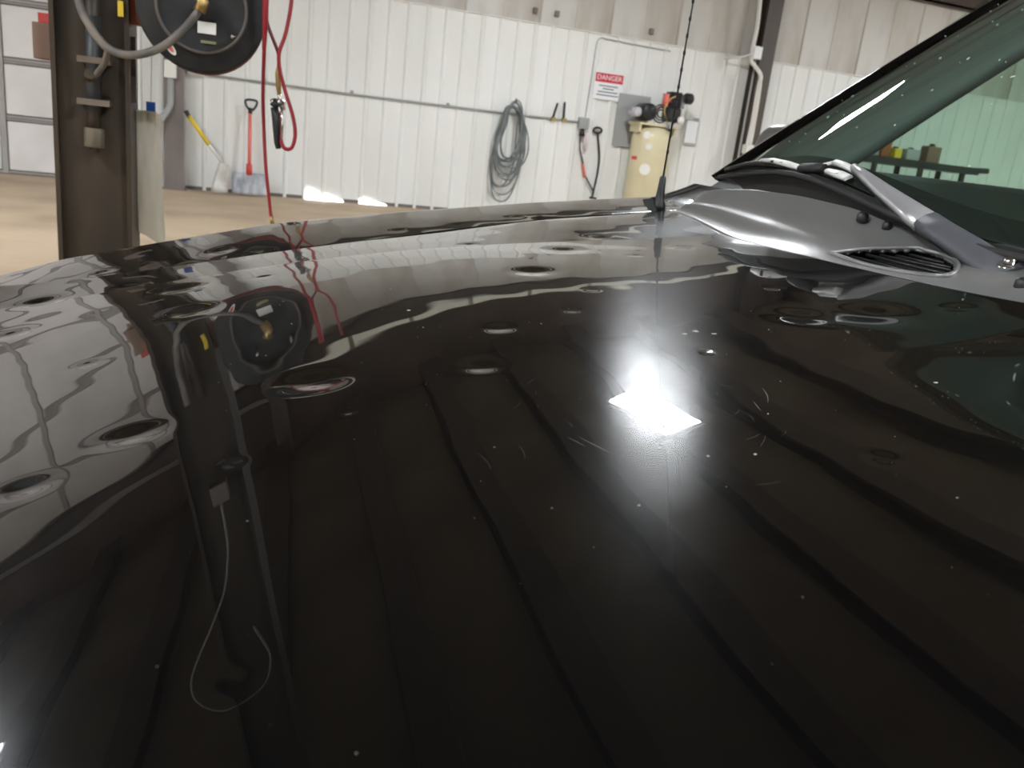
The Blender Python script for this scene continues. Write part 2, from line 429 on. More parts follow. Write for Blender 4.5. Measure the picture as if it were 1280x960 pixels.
# air drop pipe on pillar
ap = thing('air_drop_pipe', 'dark grey vertical air pipe with a square coupling strapped to the brown pillar', 'pipe', P(116, 185, 3.1))
MB().tube([(P(116, -60, 3.10)), P(116, 30, 3.10), P(117, 100, 3.10), P(117, 165, 3.10)], .021, 12).build('pipe', 'steelbrown', ap)
MB().tube([(P(117, 20, 3.095)), P(117, 140, 3.095)], .023, 12).build('sleeve', mat('dark_grey_pipe', (.045, .047, .05), .5), ap)
MB().tube([P(118, 160, 3.09), P(118, 184, 3.09)], .031, 8).build('coupling', mat('grimy_brass', (.14, .115, .08), .5), ap, bevel=.003)
MB().tube([P(118, 184, 3.09), P(118, 191, 3.09)], .014, 8).build('drain_tip', 'pillar', ap)
for py in (72, 125):
    a = P(96, py, 3.065); b_ = P(137, py + 1, 3.065)
    MB().box(a.x, b_.x, 3.062, 3.07, a.z - .011, a.z + .008).box(a.x, a.x + .02, 3.07, 3.15, a.z - .01, a.z + .006).box(b_.x - .02, b_.x, 3.07, 3.15, a.z - .01, a.z + .006).build('pipe_strap', mat('strap_steel', (.17, .13, .10), .5), ap)
# elbow of valve at small hose
MB().tube([P(113, 92, 3.05), P(112, 99, 3.1)], .017, 8).build('valve_nipple', 'pillar', ap)

# brown box left of pillar
bx = thing('junction_box', 'small rusty brown box fixed to the left edge of the brown pillar', 'box', at(55, 55, 3.22))
a = at(44, 73, 3.2); b_ = at(62, 30, 3.2)
MB().box(a.x, PX0, 3.17, 3.30, a.z, b_.z).build('box_body', 'cardboard', bx, bevel=.004)
MB().box(a.x + .015, PX0, 3.19, 3.27, b_.z, b_.z + .03).build('red_cap', 'redpaint', bx)

# supply hose looping from pillar to reel
hs = thing('supply_hose', 'thick dusty grey hose sagging from the brown pillar to the reel hub', 'hose', P(135, 60, 3.02))
MB().tube(smooth_path([P(92, -60, 3.06), P(98, 0, 3.03), P(112, 32, 3.0), P(135, 60, 2.97), P(165, 69, 2.94), P(200, 60, 2.93), P(228, 38, 2.93), P(250, 12, 2.93)]), .0125, 10).build('hose_body', 'hosetan', hs)
MB().tube(smooth_path([P(135, 62, 2.98), P(131, 78, 3.02), P(123, 90, 3.05), P(113, 99, 3.09)]), [.010] * 18 + [.007], 8).build('branch_hose', 'hosetan', hs)
MB().tube([P(249, 14, 2.93), P(254, 3, 2.93), P(248, -6, 2.93), P(252, -10, 2.98)], .018, 8).build('elbow_fitting', 'brass', hs)

# hose reel
RC = at(252.5, 10, 3.0)
rl = thing('hose_reel', 'round black hose reel with white label mounted beside the brown pillar', 'hose reel', RC)
R_ = .193
prof = [(.0, -.03), (.035, -.03), (.04, -.010), (.122, -.010), (.128, -.018), (.136, -.018), (.142, -.010), (R_ - .012, 0), (R_ - .004, .004), (R_, .012), (R_, .022), (R_ - .01, .024), (.12, .026)]
MB().lathe([(max(r, .001), h) for r, h in prof], RC, 'y', 64).build('front_flange', 'blackmetal', rl)
MB().lathe([(.09, .02), (.09, .14)], RC, 'y', 32).build('drum', 'blackmetal', rl)
MB().lathe([(.12, .14), (R_ - .01, .142), (R_, .15), (R_, .158), (.001, .16)], RC, 'y', 48).build('rear_flange', mat('red_rear_flange', (.16, .018, .014), .4), rl)
ringp = [RC + Vector((.132 * math.cos(2 * PI * i / 48), -.018, .132 * math.sin(2 * PI * i / 48))) for i in range(49)]
MB().tube(ringp, .0055, 6, caps=False).build('embossed_ring', mat('worn_ring', (.10, .085, .07), .5), rl)
for j in range(5):
    rr = R_ - .022 - .010 * (j % 2)
    ring = [RC + Vector((rr * math.cos(2 * PI * i / 40), .04 + .022 * j, rr * math.sin(2 * PI * i / 40))) for i in range(41)]
    MB().tube(ring, .011, 8, caps=False).build('wound_hose', 'red', rl)
for px, py in ((225, 42), (291, 46), (225, -25), (285, -25)):
    c_ = at(px, py, 2.985); MB().lathe([(.001, -.006), (.006, -.005), (.0075, 0), (.0075, .01)], c_, 'y', 10).build('bolt', 'chrome', rl)
def plate(px0, py0, px1, py1, y, m, name, par, th=.002, sk=0):
    a = at(px0, py0, y); b2 = at(px1, py1, y)
    return MB().box(min(a.x, b2.x), max(a.x, b2.x), y - th, y, min(a.z, b2.z), max(a.z, b2.z)).build(name, m, par)
plate(247, 26, 270, 44, 2.986, 'sticker', 'paper_label', rl)
plate(249, 44, 270, 47, 2.9855, 'signred', 'label_stripe', rl)
plate(251, 50, 270, 56, 2.986, mat('olive_label', (.25, .24, .12), .5), 'lower_label', rl)
plate(247, 20, 268, 25, 2.986, 'black', 'label_top', rl)
c_ = at(213, 60, 2.99)
ov = [(c_ + Vector((.024 * math.cos(t) * math.cos(-.9) - .010 * math.sin(t) * math.sin(-.9), 0, .024 * math.cos(t) * math.sin(-.9) + .010 * math.sin(t) * math.cos(-.9)))) for t in [2 * PI * i / 20 for i in range(20)]]
MB().prism(ov, (0, .004, 0)).build('oval_sticker', 'sticker', rl)
ov2 = [c_ + (p - c_) * .6 + Vector((0, -.0012, 0)) for p in ov]
MB().prism(ov2, (0, .001, 0)).build('oval_print', 'pinkred', rl)
a = at(154, 27, 3.08)
MB().box(PX1 - .01, RC.x - .13, 3.15, 3.19, a.z, a.z + .09).build('mounting_bracket', 'orange', rl)
MB().box(PX1 - .03, PX1 - .014, 3.09, 3.099, a.z + .015, a.z + .06).build('yellow_tag', 'yellow', rl)

# red hoses
h1 = thing('air_hose', 'straight thin red air hose hanging down right of the hose reel to a brass end', 'hose', P(339, 278, 3.1))
MB().tube(smooth_path([P(331, -40, 2.93), P(331, 20, 2.93), P(330, 70, 2.95), P(329, 100, 3.0), P(329, 140, 3.07), P(332, 205, 3.07), P(337, 255, 3.07), P(339, 272, 3.07)]), .0058, 8).build('hose_body', 'red', h1)
MB().tube([P(332, -40, 2.92), P(332, 0, 2.92), P(331.5, 30, 2.93), P(330, 62, 2.95)], [.010, .010, .009, .006], 8).build('doubled_hose', 'red', h1)
MB().tube([P(339, 270, 3.07), P(340.5, 281, 3.07)], .007, 8).build('end_fitting', 'brass', h1)
h2 = thing('looped_air_hose', 'red air hose twisted in a long loop beside the hose reel', 'hose', P(369, 160, 3.0))
MB().tube(smooth_path([P(367, -40, 3.0), P(364, 5, 3.0), P(357, 42, 3.0), P(349, 66, 3.0), P(350, 88, 3.0), P(357, 115, 3.0), P(366, 145, 3.0), P(369, 168, 3.0), P(365, 184, 3.0), P(357, 186, 3.0), P(352, 178, 3.01), P(351, 160, 3.02), P(351, 140, 3.03)]), .0062, 8).build('hose_body', 'red', h2)
MB().tube(smooth_path([P(333, 5, 3.02), P(334, 28, 3.02), P(341, 48, 3.02), P(348, 68, 3.02), P(348, 88, 3.02)]), .0055, 8).build('dark_hose', 'darkred', h2)
gn = thing('tyre_inflator', 'black handled air gun with chrome head hanging from the looped red hose', 'air gun', P(346, 150, 3.02))
MB().tube([P(347.5, 85, 3.02), P(347.5, 92, 3.02), P(348, 108, 3.02), P(349, 118, 3.02)], [.006, .009, .0085, .007], 8).build('brass_coupler', 'brass', gn)
MB().tube([P(349, 117, 3.02), P(350, 128, 3.02)], .006, 8).build('swivel', 'chrome', gn)
MB().tube([P(338, 128, 3.01), P(343, 128, 3.01), P(352, 129, 3.02), P(354, 138, 3.02)], [.009, .014, .014, .007], 10).build('gun_head', 'chrome', gn)
MB().tube([P(340, 127, 3.0), P(348, 134, 3.0)], .012, 8).build('gauge_body', 'black', gn)
MB().tube([P(343, 134, 3.02), P(345, 150, 3.02), P(347, 178, 3.02), P(348, 186, 3.02)], [.013, .0135, .0125, .009], 10).build('grip', 'black', gn)
MB().tube([P(352, 134, 3.0), P(353, 155, 3.0), P(352, 175, 3.0)], .004, 6).build('trigger_lever', 'chrome', gn)

# plastic sleeve bag hanging right of pillar
bg = thing('plastic_sleeve', 'cloudy clear plastic sleeve bag hanging right beside the brown pillar', 'bag', at(185, 145, 3.3))
rows = []
for i in range(26):
    t = i / 25; row = []
    zz = at(185, 141 + t * 145, 3.3)
    xl = at(163 + 3 * t, 150, 3.3).x; xr = at(199 + 6 * t, 150, 3.3).x
    for j in range(24):
        an = 2 * PI * j / 24; cx = (xl + xr) / 2; hw = (xr - xl) / 2
        wob = .006 * math.sin(5 * an + 6 * t) + .004 * math.sin(9 * an - 11 * t)
        zoff = -.02 * t * (1 + math.cos(an)) / 2 * (1 if t > .9 else t)
        row.append((cx + (hw + wob) * math.cos(an), 3.3 + (.03 + wob) * math.sin(an) * (1 - .7 * max(0, t - .7) / .3), zz.z + zoff - .045 * t * ((math.cos(an) + 1) / 2)))
    rows.append(row)
MB().grid(rows, closed=True).build('bag_film', 'film', bg)
a = at(163, 152, 3.28); b2 = at(196, 140, 3.28)
MB().box(a.x, b2.x, 3.275, 3.30, a.z, b2.z).build('folded_hem', mat('bag_hem', (.62, .56, .42), .5), bg, bevel=.006)
a = at(183, 142, 3.29); b2 = at(194, 128, 3.29)
MB().box(a.x, b2.x, 3.285, 3.30, a.z, b2.z).build('blue_clip', 'blue', bg)
MB().tube([at(188.5, 129, 3.30), at(190, 60, 3.30), at(191, -60, 3.30)], .0012, 6).build('hanging_cord', 'whitepipe', bg)

# cable box and hanging cable high on the pillar (seen mirrored in the bonnet)
cb = thing('hanging_cable', 'thin pale cable looping from a small box high on the brown pillar', 'cable', (-.42, 3.05, 2.0))
MB().box(-.46, -.39, 3.04, 3.10, 1.90, 1.99).build('cable_box', 'column', cb, bevel=.005)
MB().tube(smooth_path([(-.43, 3.06, 1.99), (-.45, 3.05, 2.2), (-.55, 3.0, 2.38), (-.66, 2.98, 2.55), (-.58, 2.98, 2.72), (-.44, 3.0, 2.70), (-.36, 3.0, 2.6), (-.40, 3.02, 2.48)]), .0055, 6).build('cable_body', 'greypipe', cb)

# ================================================================ THINGS ALONG THE BACK WALL
WF = W - .03
ln = thing('wall_pipe', 'thin grey pipe running level along the white wall', 'pipe', at(480, 123, WF))
MB().tube([at(232, 90, WF), at(440, 118, WF), at(726, 153, WF)], .016, 8).build('pipe_run', 'greypipe', ln)
for px in (330, 440, 560):
    q = at(px, 90 + (px - 240) * .1285, WF); MB().box(q.x - .02, q.x + .02, WF - .02, W, q.z - .03, q.z + .03).build('pipe_clip', 'greypipe', ln)

ob = thing('outlet_box', 'white outlet box with grey conduit on the brown wall column', 'box', at(213, 86, 13.2))
q = at(213, 87, 13.18); MB().box(q.x - .08, q.x + .08, 13.12, 13.22, q.z - .11, q.z + .12).build('box_body', 'whitepipe', ob, bevel=.01)
MB().tube(smooth_path([at(213, 96, 13.19), at(213.5, 122, 13.19), at(212, 134, 13.17), at(204, 146, 13.15), at(196, 159, 13.13)]), .045, 10).build('conduit', 'greypipe', ob)

ol = thing('outlet_cover', 'small pale cover plate on the white wall under the hose reel', 'cover', at(243, 91, WF))
q = at(245, 91, WF); MB().box(q.x - .12, q.x + .12, WF - .05, W, q.z - .03, q.z + .03).build('cover_plate', 'whitepipe', ol, bevel=.008)

def dgrip(b, c, s=.07):
    b.tube(smooth_path([c + Vector((-.02, 0, -.09)), c + Vector((-s, 0, -.02)), c + Vector((-s, 0, .05)), c + Vector((s, 0, .05)), c + Vector((s, 0, -.02)), c + Vector((.02, 0, -.09))]), .016, 8)
# red-handled shovel
sh = thing('red_shovel', 'grey bladed snow shovel with faded red shaft and D-grip leaning on the white wall', 'shovel', at(311, 240, 13.2))
b = MB(); dgrip(b, at(314, 130, 13.35)); b.tube([at(313.5, 135, 13.34), at(312.5, 142, 13.33)], .03, 8); b.build('grip', 'softblack', sh)
MB().tube([at(312.5, 141, 13.33), at(311.5, 216, 13.26)], .026, 10).build('shaft', 'pinkred', sh)
MB().tube([at(311.5, 205, 13.25), at(311.5, 219, 13.24)], .045, 10).build('socket', 'redpaint', sh)
A0 = at(290, 218, 13.25); A1 = at(335, 220, 13.25)
rows = []
for i in range(7):
    t = i / 6
    rows.append([(A0.x + (A1.x - A0.x) * j / 12, 13.26 - .14 * t - .03 * math.sin(PI * j / 12) + (.012 if j % 2 else 0), .33 - .30 * t) for j in range(13)])
MB().grid(rows).build('blade', 'shovel', sh, solid=.01)
# yellow-handled shovel
ys = thing('yellow_shovel', 'shovel with a yellow grip leaning aslant in the corner by the grey wall column', 'shovel', at(278, 235, 13.0))
MB().tube([at(232, 138, 13.1), at(237, 147, 13.1)], .03, 8).build('end_cap', 'softblack', ys)
MB().tube([at(236, 145, 13.1), at(261, 181, 13.1)], .03, 10).build('yellow_grip', 'yellow', ys)
MB().tube([at(261, 181, 13.1), at(280, 206, 13.1)], .022, 8).build('shaft', 'whitepipe', ys)
b = MB(); rows = []
tl, tr, bl, br = at(274, 203, 13.05), at(288, 206, 13.12), at(263, 240, 12.95), at(284, 241, 13.02)
for i in range(6):
    t = i / 5; rows.append([tuple(tl.lerp(bl, t).lerp(tr.lerp(br, t), j / 6) + Vector((0, -.05 * math.sin(PI * j / 6), 0))) for j in range(7)])
b.grid(rows).build('blade', mat('pale_dirty_scoop', (.48, .44, .40), .4, var=(.7, .7, .7), scale=5), ys, solid=.01)

# coil of hose
hk = thing('hose_coil', 'long coil of dark grey hose hanging on the white wall', 'hose', at(643, 125, W - .1))
MB().tube([(4.19, W - .035, 1.80), (4.19, W - .24, 1.80), (4.19, W - .25, 1.86)], .012, 6).build('hook', 'steelbrown', hk)
pts = []
for k in range(15):
    top = Vector((4.20 + rnd.uniform(-.03, .03), W - .10 - .008 * k, 1.80 + rnd.uniform(-.09, .06)))
    wdt = .15 + rnd.uniform(-.03, .05); bot = rnd.uniform(.22, .95) if k % 2 else rnd.uniform(.65, .95)
    lean = rnd.uniform(-.07, .03)
    for (dx, f) in ((0, 0), (.12, .12), (wdt * 1.2, .4), (wdt * 1.35, .7), (wdt * .8, .94), (-.02, 1.0), (-wdt * 1.0, .92), (-wdt * 1.35, .65), (-wdt * .95, .35), (-.11, .1)):
        pts.append(Vector((top.x + dx + lean * f * 1.5 + rnd.uniform(-.012, .012), top.y + rnd.uniform(-.015, .0), top.z + (bot - top.z) * f)))
MB().tube(smooth_path(pts, 5), .0135, 6).build('hose_loops', 'coil', hk)

# two stub brackets on wall
for i, (p0, p1, lb) in enumerate((((691, 148), (697, 129), 'slanting dark bracket with yellow foot on the white wall, nearer the hose coil'), ((704.5, 149), (706, 128), 'upright dark bracket with yellow foot on the white wall, nearer the danger sign'))):
    t = thing('wall_hook', lb, 'hook', at(*p0, WF), 'dark hooks on the wall pipe')
    MB().tube([at(*p0, W - .07), at((p0[0] + p1[0]) / 2, (p0[1] + p1[1]) / 2, W - .08), at(*p1, W - .12)], .019, 8).build('arm', 'black', t)
    q = at(*p0, WF); MB().box(q.x - .03, q.x + .03, W - .09, W, q.z - .035, q.z + .02).build('foot', 'mutedyellow', t)

# outlet with cords
oc = thing('wall_outlet', 'grey outlet box at the end of the wall pipe with plugs below', 'outlet', at(728, 154, WF))
q = at(729, 154, WF); MB().box(q.x - .09, q.x + .09, W - .08, W, q.z - .09, q.z + .09).build('box_body', 'greypipe', oc, bevel=.01)
c1 = thing('red_and_black_cord', 'thin cord with black plug hanging left of two cords on the white wall', 'cord', at(727, 168, WF))
MB().tube([at(728, 161, W - .07), at(727, 170, W - .07)], [.03, .055], 8).build('plug', 'black', c1)
MB().tube(smooth_path([at(726, 168, W - .08), at(725, 185, W - .07), at(728, 200, W - .06), at(731, 218, W - .06), at(741, 238, W - .06)]), .013, 6).build('cord_body', 'black', c1)
MB().tube([at(728.5, 205, W - .07), at(731, 222, W - .07)], .022, 6).build('red_sleeve', 'pinkred', c1)
MB().tube([at(731.5, 166, W - .05), at(731, 188, W - .05)], .03, 6).build('pale_ribbon', mat('pale_pink_ribbon', (.72, .60, .62), .6), c1)
c2 = thing('black_cord', 'thick black cord with a ring plug hanging right of two cords on the white wall', 'cord', at(747, 165, WF))
q = at(747, 163, W - .06)
MB().tube([q + Vector((.075 * math.cos(t), -.01 * math.sin(t), .045 * math.sin(t))) for t in [2 * PI * i / 16 for i in range(17)]], .018, 6, caps=False).build('ring_plug', 'softblack', c2)
MB().tube(smooth_path([at(747, 167, W - .06), at(749, 195, W - .06), at(747, 215, W - .06), at(742, 238, W - .06), at(740, 246, W - .06)]), .018, 6).build('cord_body', 'softblack', c2)
MB().tube([at(737, 247, W - .07), at(745, 248, W - .07)], .02, 6).build('cord_end', 'softblack', c2)
# conduit above sign
cn = thing('thin_conduit', 'thin pale conduit bending from above the danger sign along the liner top', 'pipe', at(745, 60, WF))
MB().tube(smooth_path([at(731, 150, WF), at(738, 105, WF), at(745, 60, WF), at(748, 50, WF), at(755, 48, WF), at(790, 55, WF), at(838, 64, WF)], 5), .008, 6).build('conduit_body', 'greypipe', cn)

# danger sign
sg = thing('danger_sign', 'rectangular red and white DANGER sign on the white wall', 'sign', at(761, 97, W - .04))
sx0, sx1, sz0, sz1 = 5.56, 6.08, 2.03, 2.45
sy = W - .045
MB().box(sx0, sx1, sy, sy + .006, sz0, sz1).build('sign_board', 'signwhite', sg)
MB().box(sx0 + .012, sx1 - .012, sy - .003, sy, 2.30, 2.44).build('red_band', 'signred', sg)
text('danger_lettering', 'DANGER', .112, (5.82, sy - .004, 2.37), (PI / 2, 0, 0), 'signwhite', sg)
for i, (w_, z) in enumerate(((.34, 2.245), (.20, 2.20), (.36, 2.15), (.40, 2.10))):
    MB().box(5.82 - w_ / 2, 5.82 + w_ / 2, sy - .002, sy, z - .009, z + .009).build('print_line', 'text', sg)

# grey backing board
bo = thing('backing_board', 'grey metal board on the white wall behind the air compressor', 'board', (6.4, W - .05, 1.8))
MB().box(6.03, 6.62, W - .05, W - .025, 1.32, 2.17).box(6.05, 6.07, W - .056, W - .05, 1.34, 2.15).build('board_sheet', 'greyboard', bo)

# compressor
cp = thing('air_compressor', 'upright beige tank air compressor with black pump by the white wall', 'compressor', (6.62, 13.05, 0))
tx, ty, tr_ = 6.56, 13.08, .335
MB().lathe([(.001, .16), (.15, .17), (.28, .22), (tr_, .31), (tr_, 1.52), (.29, 1.63), (.17, 1.69), (.001, 1.71)], (tx, ty, 0), 'z', 36).build('tank', 'beige', cp)
for k in range(3):
    an = PI / 6 + 2 * PI * k / 3
    q = Vector((tx + .28 * math.cos(an), ty + .28 * math.sin(an), 0))
    MB().tube([q + Vector((0, 0, .3)), q], .03, 6).build('foot', 'beige', cp)
MB().box(tx - .36, tx + .38, ty - .22, ty + .22, 1.70, 1.735).box(tx - .34, tx - .30, ty - .18, ty + .18, 1.58, 1.70).box(tx + .3, tx + .34, ty - .18, ty + .18, 1.58, 1.70).build('top_plate', 'beige', cp)
# motor, lying with its axis towards the viewer
mc = Vector((6.36, ty - .02, 1.905))
MB().lathe([(.001, -.19), (.10, -.19), (.135, -.16), (.14, .14), (.11, .2), (.001, .2)], mc, 'y', 24).build('motor', 'black', cp)
MB().lathe([(.001, -.17), (.05, -.165), (.075, -.14), (.075, .1), (.001, .1)], mc + Vector((-.2, 0, -.02)), 'y', 20).build('motor_cap', mat('pale_motor', (.5, .48, .52), .4), cp)
# belt guard
gc = Vector((6.55, ty - .16, 1.9))
for r in (.14, .10, .06):
    MB().tube([gc + Vector((r * math.cos(t), -.05, r * math.sin(t))) for t in [2 * PI * i / 24 for i in range(25)]], .012, 6, caps=False).build('belt_guard_ring', 'black', cp)
MB().tube([gc + Vector((-.06, 0, .05)), gc + Vector((.05, -.05, .17)), gc + Vector((.17, 0, .22))], .02, 6).build('red_tube', 'redpaint', cp)
MB().box(6.60, 6.66, ty - .2, ty - .12, 2.02, 2.22).build('red_guard_tab', 'pinkred', cp)
# pump
b = MB(); b.box(6.74, 6.96, ty - .14, ty + .14, 1.80, 2.02); b.build('crankcase', 'black', cp, bevel=.02)
b = MB()
for k in range(8): b.box(6.72, 6.99, ty - .15, ty + .15, 2.03 + k * .028, 2.045 + k * .028)
b.box(6.76, 6.94, ty - .11, ty + .11, 2.0, 2.27); b.build('finned_cylinder', 'blackmetal', cp)
MB().lathe([(.001, 0), (.075, 0), (.09, .03), (.09, .12), (.06, .15), (.001, .15)], (7.05, ty, 2.2), 'x', 20).build('air_filter', 'black', cp)
MB().tube(smooth_path([(6.8, ty - .16, 2.2), (6.66, ty - .2, 2.12), (6.6, ty - .22, 1.95), (6.68, ty - .2, 1.8), (6.78, ty - .2, 1.68)]), .013, 6).build('copper_tube', 'brass', cp)
MB().tube(smooth_path([(6.88, ty - .16, 1.85), (6.8, ty - .22, 1.76), (6.7, ty - .26, 1.72), (6.78, ty - .28, 1.6)]), .012, 6).build('dark_tube', 'black', cp)
MB().lathe([(.001, 0), (.06, .0), (.06, .04), (.001, .04)], (6.95, ty - .2, 1.84), 'y', 20).build('gauge', 'sticker', cp)
MB().box(6.68, 6.78, ty - .26, ty - .2, 1.68, 1.78).build('pressure_switch', 'greyboard', cp)
def tank_label(px, py, r, m, nm, box=None):
    q = at(px, py, ty - tr_ - .01); ang = math.asin(max(-.95, min(.95, (q.x - tx) / tr_)))
    vs = []
    if box: shp = [(-box[0], -box[1]), (box[0], -box[1]), (box[0], box[1]), (-box[0], box[1])]
    else: shp = [(r * math.cos(2 * PI * i / 18), r * math.sin(2 * PI * i / 18)) for i in range(18)]
    n = len(shp)
    for off in (.006, .001):
        for dx, dz in shp:
            a_ = ang + dx / tr_; vs.append((tx + (tr_ + off) * math.sin(a_), ty - (tr_ + off) * math.cos(a_), q.z + dz))
    MB().add(vs, [tuple(range(n)), tuple(reversed(range(n, 2 * n)))] + [(i, (i + 1) % n, (i + 1) % n + n, i + n) for i in range(n)]).build(nm, m, cp)
tank_label(803, 157, 0, 'sticker', 'white_square_label', (.045, .03))
tank_label(812, 169, .06, 'sticker', 'round_label'); tank_label(813, 183, .055, 'sticker', 'round_label')
tank_label(800, 198, 0, 'redpaint', 'red_print', (.06, .028)); tank_label(808, 212, .09, 'sticker', 'round_label')

# clipboard
kb = thing('clipboard', 'white clipboard hanging on the white wall right of the compressor', 'clipboard', at(863, 163, W - .03))
q0 = at(854.5, 178, W - .04); q1 = at(873, 151, W - .04)
MB().box(q0.x - .02, q1.x + .01, W - .05, W - .035, q0.z - .03, q1.z).build('board', 'greyboard', kb)
MB().box(q0.x, q1.x, W - .055, W - .051, q0.z, q1.z - .01).build('paper', 'signwhite', kb)
MB().box((q0.x + q1.x) / 2, (q0.x + q1.x) / 2 + .1, W - .07, W - .052, q1.z - .02, q1.z + .04).build('clip', 'chrome', kb)

# conduits on right wall column
rc = thing('column_conduit', 'pale twin conduits with white box on the brown wall column right of the clipboard', 'pipe', at(945, 66, 13.1))
q = at(945, 66, 13.1); MB().box(q.x - .06, q.x + .09, 13.05, 13.15, q.z - .1, q.z + .1).build('white_box', 'signwhite', rc, bevel=.01)
MB().tube(smooth_path([at(953, -30, 13.17), at(947, 30, 13.17), at(939, 72, 13.17), at(945, 84, 13.15), at(951, 95, 13.15), at(948, 110, 13.15), at(941, 150, 13.15), at(934, 182, 13.15)]), .035, 8).build('left_conduit', 'whitepipe', rc)
MB().tube(smooth_path([at(951, 95, 13.12), at(950, 112, 13.12), at(944, 150, 13.12), at(938, 183, 13.12)]), .022, 8).build('right_conduit', 'whitepipe', rc)
MB().tube([at(942, 67, 13.1), at(928, 71, 13.2), at(905, 73, 13.4)], .018, 6).build('cross_wire', 'whitepipe', rc)
q = at(936, 186, 13.1); MB().box(q.x - .08, q.x + .14, 13.04, 13.2, q.z - .09, q.z + .07).build('lower_box', 'whitepipe', rc, bevel=.02)

# sheet fixings on the upper wall
for px, py in ((669, 13), (696, 17), (814, 39)):
    t = at(px, py, W); tag(MB().box(t.x - .035, t.x + .035, W - .05, W + .02, t.z - .05, t.z + .04).build('wall_bracket', 'column', None, bevel=.01),
                           {669: 'leftmost small grey bracket on the stained upper wall', 696: 'middle small grey bracket on the stained upper wall', 814: 'right small grey bracket on the stained upper wall near the whip aerial'}[px], 'bracket', 'brackets on the upper wall')

# workbench seen through the windscreen
wk = thing('workbench', 'long dark workbench against the white wall seen through the windscreen', 'bench', at(1140, 230, 12.5))
bz = 1.66; bxa, bxb = 10.2, 12.7
MB().box(bxa, bxb, 12.2, 12.85, bz - .12, bz).build('bench_top', 'black', wk)
for x in (bxa + .2, 11.4, 12.35):
    MB().box(x, x + .07, 12.22, 12.29, 0, bz - .12).build('leg', 'black', wk); MB().box(x, x + .07, 12.78, 12.85, 0, bz - .12).build('leg', 'black', wk)
MB().box(bxa + .2, 12.4, 12.24, 12.82, .4, .44).build('shelf', 'column', wk)
MB().tube([(12.6, 12.5, bz - .05), (13.1, 12.4, bz - .02)], .05, 8).build('vice_arm', 'black', wk)
for (x, wd, h, m, nm, lb, ct) in ((10.5, .22, .42, 'greyboard', 'grey_canister', 'grey canister at the left end of the workbench behind the windscreen', 'canister'),
                          (10.75, .20, .36, 'orange', 'red_canister', 'red canister on the workbench behind the windscreen', 'canister'),
                          (11.02, .16, .2, 'yellow', 'yellow_jug', 'yellow jug beside the red canister on the workbench', 'jug'),
                          (11.35, .30, .22, 'greyboard', 'grey_bin', 'low grey bin in the middle of the workbench', 'bin'),
                          (11.8, .3, .33, 'cardboard', 'brown_carton', 'brown carton at the right of the workbench', 'carton')):
    t = thing(nm, lb, ct, (x, 12.5, bz))
    MB().box(x - wd / 2, x + wd / 2, 12.4, 12.6, bz + .001, bz + h * .85).build('body', m, t, bevel=.02)
    MB().lathe([(.05, 0), (.05, h * .12), (.001, h * .15)], (x, 12.5, bz + h * .85), 'z', 12).build('lid', 'black', t)

# ================================================================ CAR
car = thing('car', 'black hail-dented car with a glossy bonnet and green tinted windscreen in the foreground', 'car', (1.4, .72, 0))
TERMS = [(0, 1), (0, 2), (0, 3), (0, 4), (1, 0), (1, 1), (1, 2), (1, 3), (2, 0), (2, 1), (2, 2), (3, 0), (3, 1), (4, 0)]
CO = [1.06451, 0.01564, 0.00826, -0.04891, -0.03954, 0.10427, 0.04953, 0.03827, -0.05058, -0.1285, -0.19768, 0.33238, 0.27358, -0.32868, 0.27913]
YN, YF = .08, 1.305         # near and far edge of the bonnet
def zpoly(x, y):
    u = x - .3; v = y - .75
    return CO[0] + sum(c * u ** i * v ** j for c, (i, j) in zip(CO[1:], TERMS))
def zhood(x, y):
    x = np.asarray(x, float); y = np.asarray(y, float)
    xc = np.clip(x, -.33, .80); yc = np.clip(y, .12, 1.31)
    z = zpoly(xc, yc)
    e = 1e-3
    z = z + np.minimum(x + .33, 0) * (zpoly(xc + e, yc) - zpoly(xc - e, yc)) / (2 * e) + np.maximum(x - .80, 0) * .1
    z = z + (y - yc) * (zpoly(xc, yc + e) - zpoly(xc, yc - e)) / (2 * e)
    z = z - 1.9 * np.maximum(x - .45, 0) ** 2 * np.maximum(.55 - y, 0)
    d = np.maximum(-.36 - x, 0); z = z - 1.1 * d ** 2
    q = np.minimum(y, 1.2); z = z - .065 * np.maximum(q - .85, 0) ** 2
    sm = lambda t: np.clip(t, 0, 1) ** 2 * (3 - 2 * np.clip(t, 0, 1))
    z = z + .014 * sm((x - .25) / .35) * sm((y - 1.12) / .32)
    return z
